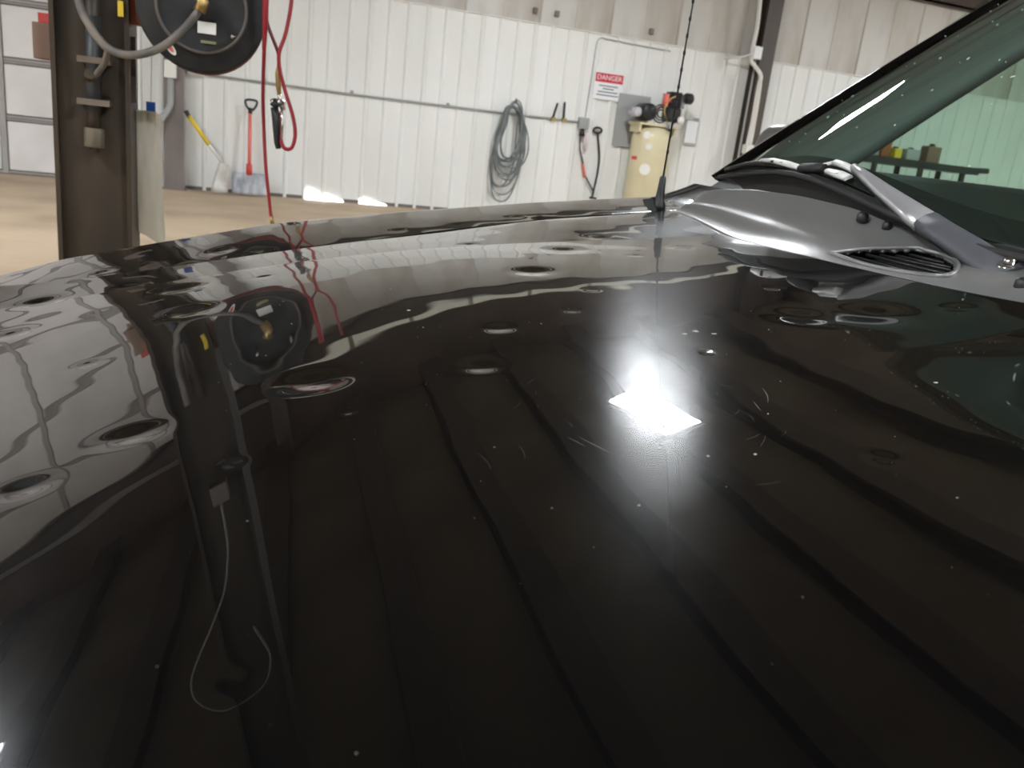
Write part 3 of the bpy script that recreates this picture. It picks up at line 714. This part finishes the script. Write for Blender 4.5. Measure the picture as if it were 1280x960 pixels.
DENTS = [(0.4457, 1.1117, 0.0417, 1), (0.3426, 0.9478, 0.0392, 1), (0.543, 1.2256, 0.0259, 1), (0.6317, 1.1029, 0.0319, 0.6), (0.5239, 1.0394, 0.0203, 0.5),
 (0.3349, 1.2168, 0.0171, 1), (0.2301, 0.7036, 0.019, 1), (0.184, 0.5979, 0.0212, 1), (0.0592, 0.6179, 0.0343, 1.2), (-0.0626, 0.5675, 0.0264, 1.1),
 (-0.1237, 0.8018, 0.0162, 0.8), (-0.2338, 1.0266, 0.0292, 1), (-0.1141, 0.507, 0.0229, 1), (-0.0467, 0.9508, 0.0375, 1.2), (-0.0646, 1.1219, 0.044, 1.2),
 (0.3748, 0.5882, 0.0096, 1), (0.5322, 0.6812, 0.0421, 0.6), (0.6042, 0.6654, 0.0524, 0.7), (0.3171, 0.7483, 0.0127, 0.6), (0.3609, 0.3614, 0.0133, 0.5),
 (0.5816, 0.8029, 0.0135, 0.7), (0.3733, 0.8329, 0.0107, 0.6), (-0.136, 1.2208, 0.0361, 0.8), (0.0008, 0.4756, 0.0099, 0.6), (0.0743, 0.5344, 0.0088, 0.6),
 (0.0364, 1.0969, 0.0193, 0.6), (-0.24, 1.2062, 0.0363, 1), (0.6828, 0.6412, 0.02, 0.5), (0.0017, 0.2623, 0.0125, 0.25), (0.0769, 0.283, 0.006, 0.25),
 (-.45, .4, .03, 1), (-.5, .9, .04, 1), (.6, .25, .03, .8), (-.4, .65, .03, 1), (-.42, 1.2, .03, 1)]
def dents(x, y, D=DENTS):
    z = np.zeros_like(x)
    for dx, dy, r, k in D:
        q = ((x - dx) ** 2 + (y - dy) ** 2) / (r * .62) ** 2
        z -= k * .062 * r * np.exp(-q) * (1 - .12 * q)
    # gentle panel waviness
    z += .00005 * np.sin(31 * x + 11 * y + .6) * np.sin(23 * y - 9 * x) + .00003 * np.sin(70 * x - 37 * y) * np.sin(61 * y + 27 * x + 1)
    z += .00011 * np.clip((y - .82) / .25, 0, 1) * np.sin(62 * x + 13 * y) * np.sin(48 * y - 17 * x)
    return z
def R_edge(y):      # rear edge of the bonnet
    yy = np.abs(np.asarray(y, float) - .72)
    return .74 + np.interp(yy, [0, .3, .45, .56, .8, .9], [0, .0, .012, .028, .062, .08])
NX, NY = 520, 420
ys = np.linspace(YN, YF, NY); U = np.linspace(0, 1, NX)
re = R_edge(ys)
XG = -.74 + (re[:, None] + .74) * U[None, :]
def YFX(x):
    t = np.clip((np.asarray(x, float) + .1) / .85, 0, 1); return 1.345 + .115 * t * t * (3 - 2 * t)
tt = (ys[:, None] - YN) / (YF - YN)
YG = YN + (YFX(XG) - YN) * tt
re = R_edge(YG); XG = -.74 + (re + .74) * U[None, :]
YG = YN + (YFX(XG) - YN) * tt
ZG = zhood(XG, YG) + dents(XG, YG)
def edge_roll(d, r=.012):    # rounded fold along an edge at distance d
    t = np.clip((r - d) / r, 0, 1); return -r * (1 - np.sqrt(1 - t ** 2 * .98))
ZG += edge_roll(YFX(XG) - YG) + edge_roll(YG - YN) + edge_roll(re - XG, .006) + edge_roll(XG + .74, .03)
def grid_mesh(name, X, Y, Z, m, parent, solid=0):
    R, K = X.shape
    me = bpy.data.meshes.new(name)
    co = np.stack([X, Y, Z], -1).reshape(-1, 3)
    idx = np.arange(R * K).reshape(R, K)
    q = np.stack([idx[:-1, :-1], idx[:-1, 1:], idx[1:, 1:], idx[1:, :-1]], -1).reshape(-1, 4)
    me.vertices.add(len(co)); me.vertices.foreach_set('co', co.ravel())
    me.loops.add(q.size); me.loops.foreach_set('vertex_index', q.ravel())
    me.polygons.add(len(q)); me.polygons.foreach_set('loop_start', np.arange(0, q.size, 4)); me.polygons.foreach_set('loop_total', np.full(len(q), 4))
    me.update(calc_edges=True); me.polygons.foreach_set('use_smooth', np.ones(len(q), bool)); me.validate()
    o = link(name, me, m, parent)
    if solid:
        s = o.modifiers.new('s', 'SOLIDIFY'); s.thickness = solid; s.offset = -1
    return o
hood = grid_mesh('bonnet', XG, YG, ZG, 'paint', car)
# dark sheet added under the bonnet edge as the shade in the shut line
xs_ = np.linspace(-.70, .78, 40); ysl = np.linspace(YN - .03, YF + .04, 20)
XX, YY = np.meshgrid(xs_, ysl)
grid_mesh('shut_line_shade', XX, YY, zhood(XX, YY) - .035, 'softblack', car)

# wash scratches and paint chips
def hood_pt(x, y, off=0): return Vector((x, y, float(zhood(x, y) + dents(np.array([float(x)]), np.array([float(y)]))[0]) + off))
sb = MB()
def scratch(x, y, ang, L, bend=0, w_=.00022):
    n = 8; prev = None; vs = []
    for i in range(n + 1):
        t = i / n - .5; a = ang + bend * t
        px = x + math.cos(a) * L * t; py = y + math.sin(a) * L * t
        wd = w_ * (1 - (2 * t) ** 2) + .00003
        vs += [hood_pt(px - math.sin(a) * wd, py + math.cos(a) * wd, .00012), hood_pt(px + math.sin(a) * wd, py - math.cos(a) * wd, .00012)]
    sb.add(vs, [(2 * i, 2 * i + 1, 2 * i + 3, 2 * i + 2) for i in range(n)])
scratch(.205, .425, 1.85, .030); scratch(.197, .432, 1.85, .018); scratch(.36, .478, 1.1, .035, .2); scratch(.34, .46, 1.25, .02)
for i in range(70):
    r = abs(rnd.gauss(0, .055)); a = rnd.uniform(0, 2 * PI)
    scratch(.275 + r * math.cos(a), .475 + r * 1.3 * math.sin(a), a + PI / 2 + rnd.uniform(-.5, .5), rnd.uniform(.006, .026), rnd.uniform(-.5, .5), .00006)
o = sb.build('scratches', 'scratch', hood); o['kind'] = 'stuff'
cbm = MB()
def chip(x, y, r):
    n = 7; vs = [hood_pt(x + r * rnd.uniform(.6, 1.2) * math.cos(2 * PI * k / n), y + r * rnd.uniform(.6, 1.2) * math.sin(2 * PI * k / n), .00015) for k in range(n)]
    cbm.add(vs + [hood_pt(x, y, .0004)], [(k, (k + 1) % n, n) for k in range(n)])
for i in range(150):
    x = rnd.uniform(-.2, .7); y = rnd.uniform(.2, 1.15); chip(x, y, rnd.choice([.0002, .0003, .0004, .0007]) * (.5 + 1.1 * y))
for (x, y, r) in ((.243, .413, .0018), (.4, .652, .0035), (.412, .64, .0035), (.385, .645, .0025), (.29, .385, .0012), (.262, .39, .0009), (.165, .80, .002), (.5, .47, .0022)):
    chip(x, y, r)
o = cbm.build('paint_chips', 'dust', hood); o['kind'] = 'stuff'

# ---- far fender
cx_ = np.array([-.9, -.6, -.50, -.392, -.296, -.13, .067, .310, .574, .826, .868, .938, 1.02]); cz_ = np.array([.62, .79, .85, .892, .926, .969, 1.018, 1.060, 1.100, 1.133, 1.138, 1.165, 1.207])
def crest(x):
    d = .02; return (np.interp(x - d, cx_, cz_) + np.interp(x, cx_, cz_) * 2 + np.interp(x + d, cx_, cz_)) / 4
def fender(name, far=True):
    xs = np.linspace(-.78, .955, 400 if far else 160)
    T = np.concatenate([np.linspace(0, .05, 8)[:-1], np.linspace(.05, 1, 50), 1 + np.linspace(0.02, 1, 30)])
    X = np.repeat(xs[None, :], len(T), 0); Y = np.zeros_like(X); Z = np.zeros_like(X)
    yc, yo = 1.66, 1.75
    yi = YFX(xs) + .008
    ze = zhood(xs, yi - .008) - .003; zc = crest(xs)
    for i, t in enumerate(T):
        if t <= 1:
            Y[i] = yi + (yc - yi) * t
            top_ = zc - (yc - Y[i]) * .036 * (1 - t * .8) * np.clip((xs + .6) / .4, 0, 1) - .02 * (yc - Y[i]) * np.clip(-xs, 0, 1)
            f_ = 1 - (1 - min(t / .05, 1)) ** 2
            Z[i] = (ze - .006) * (1 - f_) + top_ * f_
        else:
            a = (t - 1) * PI / 2
            Y[i] = yc + (yo - yc) * math.sin(a); Z[i] = zc - .16 * (1 - math.cos(a))
    if far: Z += dents(X, Y, [(0.271, 1.46, 0.020, 0.7), (-.02, 1.47, .035, .9), (.02, 1.40, .015, .5), (-.2, 1.46, .03, .8), (.5, 1.50, .02, .4)])
    else: Y = 2 * .69 - Y
    # side skin with wheel arch
    o = grid_mesh(name, X, Y, Z, 'paint', car)
    yo_ = Y[-1]; zt = Z[-1]
    b = MB(); top = [(x, y, z) for x, y, z in zip(xs, yo_, zt)]
    def low(x):
        d = abs(x - .12); return .34 + (math.sqrt(.41 ** 2 - d * d) if d < .41 else 0)
    K = 12; s = 1 if far else -1
    rows = [[(x, y + s * .012 * math.sin(PI * k / K), z + (low(x) - z) * k / K) for (x, y, z) in top[::4]] for k in range(K + 1)]
    b.grid(rows); b.build(name + '_side', 'paint', o)
    return o
ff = fender('fender'); nf = fender('fender', False)

# ---- cowl
CY = np.array([.55, .72, .80, .86, .90, .965, 1.027, 1.163, 1.30, 1.42, 1.50])
CXr = np.array([.895, .895, .893, .888, .875, .862, .860, .860, .860, .860, .858])
CZr = np.array([1.168, 1.170, 1.165, 1.158, 1.160, 1.169, 1.180, 1.186, 1.184, 1.174, 1.150])
def cowl_crest(y):
    y = abs(y - .72) + .72 if y < .72 else y
    f = lambda A_: sum(np.interp(y + d, CY, A_) for d in (-.02, 0, .02)) / 3
    return float(f(CXr)), float(f(CZr))
cw_rows = []; ny = 150
HOLE = [(.775, .955), (.80, .925), (.845, .885), (.848, .862), (.845, .83), (.825, .79), (.80, .765), (.785, .768), (.775, .80), (.768, .87)]
def inside(x, y):
    c = False; n = len(HOLE)
    for i in range(n):
        x1, y1 = HOLE[i]; x2, y2 = HOLE[(i + 1) % n]
        if (y1 > y) != (y2 > y) and x < (x2 - x1) * (y - y1) / (y2 - y1) + x1: c = not c
    return c
NXC = 60
for i in range(ny + 1):
    y = -.03 + 1.495 * i / ny
    xe = float(R_edge(y)) + .006; ze = float(zhood(xe - .006, y)) - .004
    xc, zc = cowl_crest(y)
    row = []
    for j in range(NXC + 1):
        t = j / NXC; s = .30 * t + .70 * t ** 1.7
        lip = -.010 * max(0, 1 - t / .05)
        row.append((xe + (xc - xe) * t, y, ze + (zc - ze) * s + lip + .004 * math.exp(-((t - .45) / .12) ** 2)))
    # rounded crest and drop behind it
    for (dx, dz) in ((.006, -.001), (.010, -.006), (.012, -.020), (.013, -.05)): row.append((xc + dx, y, zc + dz))
    cw_rows.append(row)
b = MB(); K = NXC + 5
vs = [p for r in cw_rows for p in r]; fs = []
for i in range(ny):
    for j in range(K - 1):
        q = [cw_rows[i][j], cw_rows[i + 1][j + 1]]
        if not inside((q[0][0] + q[1][0]) / 2, (q[0][1] + q[1][1]) / 2): fs.append((i * K + j, i * K + j + 1, (i + 1) * K + j + 1, (i + 1) * K + j))
b.add(vs, fs, True)
cowl = b.build('cowl_panel', 'greyplastic', car, solid=.004)
def cowl_z(x, y):
    xe = float(R_edge(y)) + .006; ze = float(zhood(xe - .006, y)) - .004; xc, zc = cowl_crest(y)
    t = min(max((x - xe) / (xc - xe), 0), 1); return ze + (zc - ze) * (.30 * t + .70 * t ** 1.7) + .004 * math.exp(-((t - .45) / .12) ** 2)
# rim round the vent opening and the slats in it
rim = smooth_path([Vector((x, y, cowl_z(x, y) + .001)) for x, y in HOLE + [HOLE[0]]], 6)
MB().tube(rim, .0032, 8, caps=False).build('vent_rim', 'greyplastic', cowl)
hz = [(x, y) for x, y in HOLE]
MB().add([(x * 1.0, y, cowl_z(x, y) - .014) for x, y in HOLE], [tuple(range(len(HOLE)))]).build('vent_mesh', 'softblack', cowl)
for k in range(6):
    x = .779 + k * .0125
    yy = [y / 200 for y in range(150, 195) if inside(x, y / 200)]
    if len(yy) > 2:
        MB().tube([(x, yy[0], cowl_z(x, yy[0]) - .007), (x, yy[-1], cowl_z(x, yy[-1]) - .007)], .0022, 5).build('vent_slat', 'black', cowl)
# washer nozzles and cowl clips
def nozzle(p, r, nm='washer_nozzle'):
    p = Vector(p); MB().lathe([(.001, .0), (r * .9, .001), (r, r * .5), (r * .95, r * 1.3), (r * .6, r * 1.75), (.001, r * 1.9)], p, 'z', 18).build(nm, 'black', car)
nozzle((.845, .992, 1.163), .0085); nozzle((.855, .952, 1.158), .007); nozzle((.80, .675, 1.126), .008, 'cowl_clip')
# trough behind the crest
rows = []
for i in range(40):
    y = .80 + .69 * i / 39; xc, zc = cowl_crest(y)
    rows.append([(xc + .014, y, zc - .045), (xc + .016, y, 1.09), (.93, y, 1.09), (.945, y, 1.17)])
MB().grid(rows, smooth=False).build('wiper_trough', 'softblack', car)
# ---- windscreen
YC = .72
def ws(s, v):
    """s -1..1 across, v 0..1 up the glass; glass base bows forward, sides curl back"""
    half = .82 - .20 * v; a = abs(s)
    e = min(a / .7, 1); e = e * e * (3 - 2 * e)
    x = .858 + .088 * s ** 2 + .94 * v - .04 * v * (1 - v) * (1 - s ** 2)
    z = 1.168 + .081 * e * (1 - v) - .045 * s ** 2 + .79 * v + .07 * v * (1 - v) + .04 * v * (1 - s * s) * v
    return Vector((x, YC + half * s, z))
GN, GM = 90, 40
S_ = [(-1 + 2 * i / GN) for i in range(GN + 1)]
rows = [[tuple(ws(s, j / GM)) for s in S_] for j in range(GM + 1)]
wsn = MB().grid(rows).build('windscreen', 'windscreen', car, solid=0)
# black printed border of the glass
rows = [[tuple(ws(s, .001 + .031 * j) + Vector((-.0012, 0, .0012)) - Vector((-.004, 0, .004))) for s in S_] for j in range(2)]
MB().grid(rows).build('glass_border', 'softblack', wsn)
MB().grid([[tuple(ws(s, .0) + Vector((d, 0, -z))) for s in S_[::2]] for d, z in ((0, .004), (.004, .03), (.01, .14))]).build('lower_skirt', 'softblack', wsn)
# rubber strip at glass foot
MB().tube([ws(s, -.014) for s in S_[::3]], .005, 8).build('lower_seal', 'softblack', wsn)
# crushed glass marks
gb = MB()
def gchip(s, v, L, a):
    p = ws(s, v); ds = (ws(s + .01, v) - ws(s - .01, v)).normalized(); dv = (ws(s, v + .01) - ws(s, v - .01)).normalized(); n = ds.cross(dv)
    if n.z < 0: n = -n
    d1 = ds * math.cos(a) + dv * math.sin(a); d2 = n.cross(d1); c0 = p + n * .0006
    k = 6; vs = [c0 + d1 * (L * math.cos(2 * PI * i / k) * rnd.uniform(.7, 1.2)) + d2 * (L * .4 * math.sin(2 * PI * i / k) * rnd.uniform(.7, 1.2)) for i in range(k)]
    gb.add(vs + [c0 + n * .0012], [(i, (i + 1) % k, k) for i in range(k)])
for i in range(120):
    s = rnd.uniform(.0, .95); v = rnd.uniform(.06, .75); gchip(s, v, rnd.choice([.0012, .002, .003, .0048]), rnd.uniform(0, PI))
o = gb.build('glass_chips', 'chip', wsn); o['kind'] = 'stuff'

# ---- A pillars, roof, doors
def edge_pt(s, v, out=.0): return ws(s, v) + Vector((0, out * (1 if s > 0 else -1), .0))
for sgn, nm in ((1, 'far'), (-1, 'near')):
    rows = []
    for j in range(31):
        v = -.02 + 1.02 * j / 30
        p = ws(sgn * .985, v); q = ws(sgn, v)
        rows.append([tuple(p + Vector((-.004, 0, .008))), tuple(q + Vector((-.002, sgn * .010, .008))), tuple(q + Vector((.02, sgn * .026, .000))), tuple(q + Vector((.06, sgn * .030, -.012))), tuple(q + Vector((.085, sgn * .012, -.03))), tuple(q + Vector((.05, -sgn * .01, -.03)))])
    MB().grid(rows, closed=True).build('windscreen_pillar', 'paint', car)
# inner trim of the far pillar
for sgn in (1, -1):
    rows = []
    for j in range(31):
        v = -.03 + .99 * j / 30
        rows.append([tuple(ws(sgn * a_, v) + Vector((.65, 0, -.75)) * off * .68) for a_, off in
                     ((.99, .012), (.97, .016), (.93, .024), (.89, .036), (.85, .053), (.81, .075), (.78, .095), (.765, .11), (.76, .13), (.79, .155), (.88, .17))])
    MB().grid(rows).build('inner_pillar_trim', 'trimgrey', car)
# roof
rt = []
for i in range(21):
    s = -1 + i / 10; p = ws(s, 1.0)
    rt.append([tuple(p + Vector((-.01, 0, .0)))] + [(p.x + d, YC + (p.y - YC) * (1 + .02 * math.sin(PI * d / 2.6)), p.z + .05 * math.sin(PI * min(d / 2.6, 1) * .8) * (1 - .5 * s * s) - .03 * s * s * min(d, .3)) for d in (.15, .5, 1.0, 1.5, 2.0, 2.4)])
MB().grid(rt).build('roof', 'paint', car, solid=.03)
hl = [[(x, y, z - .045) for x, y, z in r] for r in rt]
MB().grid(hl).build('headliner', 'trimgrey', car)
# body sides behind the fenders
def side(sgn):
    yb = YC + sgn * .945
    b = MB(); rows = []
    def y_at(z): return YC + sgn * (.97 - .03 * ((z - .75) / .45) ** 2) if z < 1.21 else YC + sgn * (.94 - .28 * (z - 1.21) / .8)
    for z in (.34, .5, .7, .9, 1.05, 1.15, 1.235): rows.append([(x, y_at(z), min(z, float(np.interp(x, [.97, 1.25], [1.165, 1.235])))) for x in np.linspace(.95, 4.2, 40)])
    d = b.grid(rows).build('body_side', 'paint', car, solid=.04)
    # window frame bars
    fr = MB()
    for x0_, x1_ in ((2.32, 2.38), (3.45, 3.55)):
        fr.prism([(x0_, y_at(1.2), 1.2), (x1_, y_at(1.2), 1.2), (x1_ + .02, y_at(1.93), 1.95), (x0_ + .02, y_at(1.93), 1.95)], (0, -sgn * .04, 0))
    fr.prism([(1.75, y_at(1.9), 1.90), (4.1, y_at(1.9), 1.90), (4.1, y_at(1.97), 1.99), (1.80, y_at(1.97), 1.99)], (0, -sgn * .04, 0))
    fr.build('window_frame', 'black', d)
    gl = MB().add([(1.08, y_at(1.235), 1.235), (2.34, y_at(1.235), 1.235), (2.36, y_at(1.91), 1.91), (1.80, y_at(1.91), 1.91)], [(0, 1, 2, 3)]).build('door_glass', 'sideglass', d)
    MB().add([(2.38, y_at(1.235), 1.235), (3.46, y_at(1.235), 1.235), (3.48, y_at(1.91), 1.91), (2.38, y_at(1.91), 1.91)], [(0, 1, 2, 3)]).build('door_glass', 'sideglass', d)
    MB().box(1.15, 3.4, min(yb - sgn * .045, yb - sgn * .09), max(yb - sgn * .045, yb - sgn * .09), .4, 1.243).build('inner_door_panel', 'trimgrey', d, bevel=.01)
side(1); side(-1)
# dashboard
rows = []
for i in range(21):
    s = -1 + i / 10; y = YC + .80 * s
    rows.append([(.90 + .03 * s * s, YC + .70 * s, 1.145), (.97, YC + .74 * s, 1.165), (1.15, YC + .78 * s, 1.175), (1.38, y, 1.175), (1.45, y, 1.14), (1.46, y, .80)])
MB().grid(rows).build('dashboard', 'dash', car)
# seats, steering wheel
for y in (.32, 1.12):
    st = MB().box(2.0, 2.52, y - .25, y + .25, .62, .80).build('seat', 'fabric', car, bevel=.06)
    MB().box(0, .14, -.24, .24, 0, .62, Matrix.Translation((2.48, y, .78)) @ Matrix.Rotation(.3, 4, 'Y')).build('seat_back', 'fabric', st, bevel=.05)
    MB().box(2.66, 2.76, y - .13, y + .13, 1.42, 1.60).build('head_rest', 'fabric', st, bevel=.04)
Ts = Matrix.Translation((1.62, .32, 1.06)) @ Matrix.Rotation(-.9, 4, 'Y')
swl = MB().tube([Ts @ Vector((.19 * math.cos(t), .19 * math.sin(t), 0)) for t in [2 * PI * i / 32 for i in range(33)]], .015, 8, caps=False)
swl.tube([Ts @ Vector((-.18, 0, 0)), Ts @ Vector((.18, 0, 0))], .015, 6); swl.tube([Ts @ Vector((0, 0, 0)), Ts @ Vector((0, 0, -.2))], .03, 8)
swl.build('steering_wheel', 'black', car)
# rear closing panel, underside, front
MB().prism([(4.2, YC - .86, .4), (4.2, YC + .86, .4), (4.2, YC + .86, 1.2), (4.15, YC + .62, 1.95), (4.15, YC - .62, 1.95), (4.2, YC - .86, 1.2)], (-.04, 0, 0)).build('tailgate', 'paint', car)
MB().box(-.6, 4.1, YC - .8, YC + .8, .30, .36).build('underbody', 'softblack', car)
MB().box(-.6, .9, YC - .60, YC + .60, .36, .84).build('engine_bay', 'softblack', car)
rows = []
for i in range(25):
    s = -1 + i / 12; bow = .06 * (1 - s * s); y = YC + .90 * s
    zt = float(zhood(-.74, min(max(y, YN), YF))) - .045
    rows.append([(-.72 - .3 * bow, y, zt), (-.78 - bow, y, zt - .06), (-.81 - bow, y, .62), (-.84 - bow, y, .58), (-.84 - bow, y, .40), (-.74 - bow, y, .30)])
fb = MB().grid(rows).build('front_bumper', 'paint', car, solid=.01)
MB().box(-.905, -.86, YC - .4, YC + .4, .64, .70).build('grille', 'chrome', fb, bevel=.008)
for s in (-1, 1):
    MB().box(-.875, -.80, YC + s * .62 - .18, YC + s * .62 + .18, .62, .76).build('headlight', 'sticker', fb, bevel=.02)
for x in (.12, 3.2):
    for s in (-1, 1):
        c_ = (x, YC + s * .84 - .11, .35)
        wl = MB().lathe([(.16, .0), (.31, .0), (.345, .03), (.345, .19), (.31, .22), (.16, .22)], (c_[0], c_[1], c_[2]), 'y', 40).build('wheel', 'rubber', car)
        MB().lathe([(.001, .05), (.08, .03), (.2, .01), (.21, .0), (.21, .22), (.001, .2)], c_, 'y', 32).build('wheel_rim', 'chrome', wl)
# far side mirror
mr_ = MB(); c_ = at(985, 194, 1.92); rows = []
for i in range(17):
    a = -PI / 2 + PI * i / 16; rr = max(math.cos(a), .001) ** .55
    rows.append([tuple(c_ + Vector((.075 * rr * math.cos(t) * (1 if math.cos(t) < 0 else .6), .10 * (abs(math.sin(t)) ** .7) * rr * (1 if math.sin(t) > 0 else -1), .075 * math.sin(a)))) for t in [2 * PI * k / 28 for k in range(28)]])
mo = mr_.grid(rows, closed=True).build('door_mirror', mat('grey_mirror_cap', (.10, .095, .09), .35, spec=.6), car)  # grey base colour stands in for the wall mirrored in a black cap
MB().tube([c_ + Vector((0, -.09, -.03)), c_ + Vector((-.02, -.24, -.08))], .025, 8).build('mirror_stalk', 'black', mo)
# ---- wiper
g = lambda px, py, x: (lambda r: Vector((x, r[1] * x / r[0], CAM_H + r[2] * x / r[0])))([sum(a * b for a, b in zip(row, ((px - 640) / 1040, (py - 480) / 1040, 1.0))) for row in AX])
wp = bpy.data.objects.new('wiper_arm', None)
def strip(pts, widths, th, name, m, parent, up=Vector((-.5, 0, .85))):
    """flat tapered bar with a rounded top along a path"""
    pts = [Vector(p) for p in pts]; rows = []
    for i, p in enumerate(pts):
        d = (pts[min(i + 1, len(pts) - 1)] - pts[max(i - 1, 0)]).normalized(); sd = d.cross(up).normalized(); n = sd.cross(d).normalized()
        if n.z < 0: n = -n
        w_ = widths[i] / 2
        rows.append([tuple(p + sd * w_ * c + n * h * th) for c, h in ((-1, 0), (-.97, .7), (-.7, 1), (0, 1.15), (.7, 1), (.97, .7), (1, 0))])
    b = MB(); K = 7; b.grid(rows, closed=True)
    n0 = len(b.v) - K * len(rows); b.f += [tuple(n0 + k for k in reversed(range(K))), tuple(n0 + (len(rows) - 1) * K + k for k in range(K))]; b.s += [False, False]
    return b.build(name, m, parent)
base_pts = [g(1262, 352, .835), g(1235, 332, .842), g(1205, 312, .852), g(1176, 294, .850), g(1158, 281, .853)]
wa = strip(base_pts, [.040, .040, .038, .036, .034], .014, 'wiper_arm_base', mat('grey_blue_arm', (.085, .088, .10), .5), car)
arm_pts = [g(1160, 282, .852), g(1135, 264, .862), g(1105, 242, .874), g(1080, 222, .886), g(1068, 213, .892)]
arm = strip(arm_pts, [.036, .031, .024, .016, .012], .010, 'wiper_arm', 'wiper', car)
strip([g(1070, 215, .892), g(1056, 208, .895), g(1044, 204, .897)], [.012, .012, .012], .005, 'arm_tongue', 'bridge', arm)
strip([g(1044, 204, .897), g(1028, 208, .898), g(1012, 212, .900)], [.010, .008, .006], .004, 'arm_hook', 'bridge', arm)
pv = g(1257, 346, .838)
MB().lathe([(.013, -.004), (.013, .002), (.008, .003), (.008, .009), (.005, .012), (.001, .012)], pv + Vector((0, 0, .010)), 'z', 14).build('pivot_nut', 'chrome', wa)
# blade along the glass foot
bp_ = smooth_path([g(*q) for q in ((909, 214, .918), (948, 206, .915), (1000, 214, .906), (1050, 227, .898), (1095, 246, .890), (1135, 270, .880))], 3)[:13]
bl = strip(bp_, [.012] * 13, .007, 'wiper_blade', 'black', car)
bp2 = [p + Vector((.006, 0, -.012)) for p in bp_]
strip(bp2, [.006] * 13, .010, 'blade_rubber', 'softblack', bl)
strip([g(*q) for q in ((952, 202, .903), (966, 202, .902), (984, 206, .900), (1003, 212, .898))], [.006, .012, .014, .010], .005, 'blade_bridge', 'bridge', bl)
strip([g(*q) for q in ((1034, 215, .878), (1048, 219, .875), (1061, 224, .872))], [.010, .017, .014], .005, 'blade_bridge', 'bridge', bl)
for q in ((966, 202), (977, 204), (988, 207), (1046, 218), (1055, 221)):
    q = g(*q, 0.871 if q[0] > 1000 else .896); MB().box(q.x - .002, q.x + .003, q.y - .004, q.y + .004, q.z - .002, q.z + .002).build('blade_slot', 'black', bl)
strip([g(*q) for q in ((1003, 213, .896), (1018, 213, .894), (1032, 214, .892))], [.018, .022, .014], .010, 'blade_clip', 'softblack', bl)

# ---- antenna
an = Vector((.785, 1.492, 1.128))
bs = MB().lathe([(.014, -.01), (.013, .004), (.0095, .012), (.0075, .03), (.006, .055), (.004, .058)], an, 'z', 14).build('aerial_base', 'black', car)
MB().tube([an + Vector((0, 0, .05)), an + Vector((.008, .008, .30)), an + Vector((.022, .018, .80))], [.0019, .0017, .0012], 8).build('aerial_rod', 'black', bs)
coilp = []
for k in range(14):
    zc_ = .10 + k * .030; MB
    coilp.append(zc_)
b = MB()
for zc_ in coilp: b.tube([an + Vector((.008 * zc_ / .3, .008 * zc_ / .3, zc_)), an + Vector((.008 * zc_ / .3, .008 * zc_ / .3, zc_ + .007))], .0026, 6)
b.build('aerial_wraps', 'black', bs)
MB().tube(smooth_path([(x, 1.63, float(crest(x)) - .002) for x in (.80, .84, .88, .92, .95)]), [.002] * 6 + [.005] * 19, 8).build('corner_trim', 'softblack', car)
# dark wedge standing in for the shaded gap in front of aerial
MB().prism([g(803, 249, .745), g(828, 246, .80), g(829, 262, .80), g(817, 262, .77)], (.0, -.01, -.01)).build('corner_gap_dark', 'softblack', car)
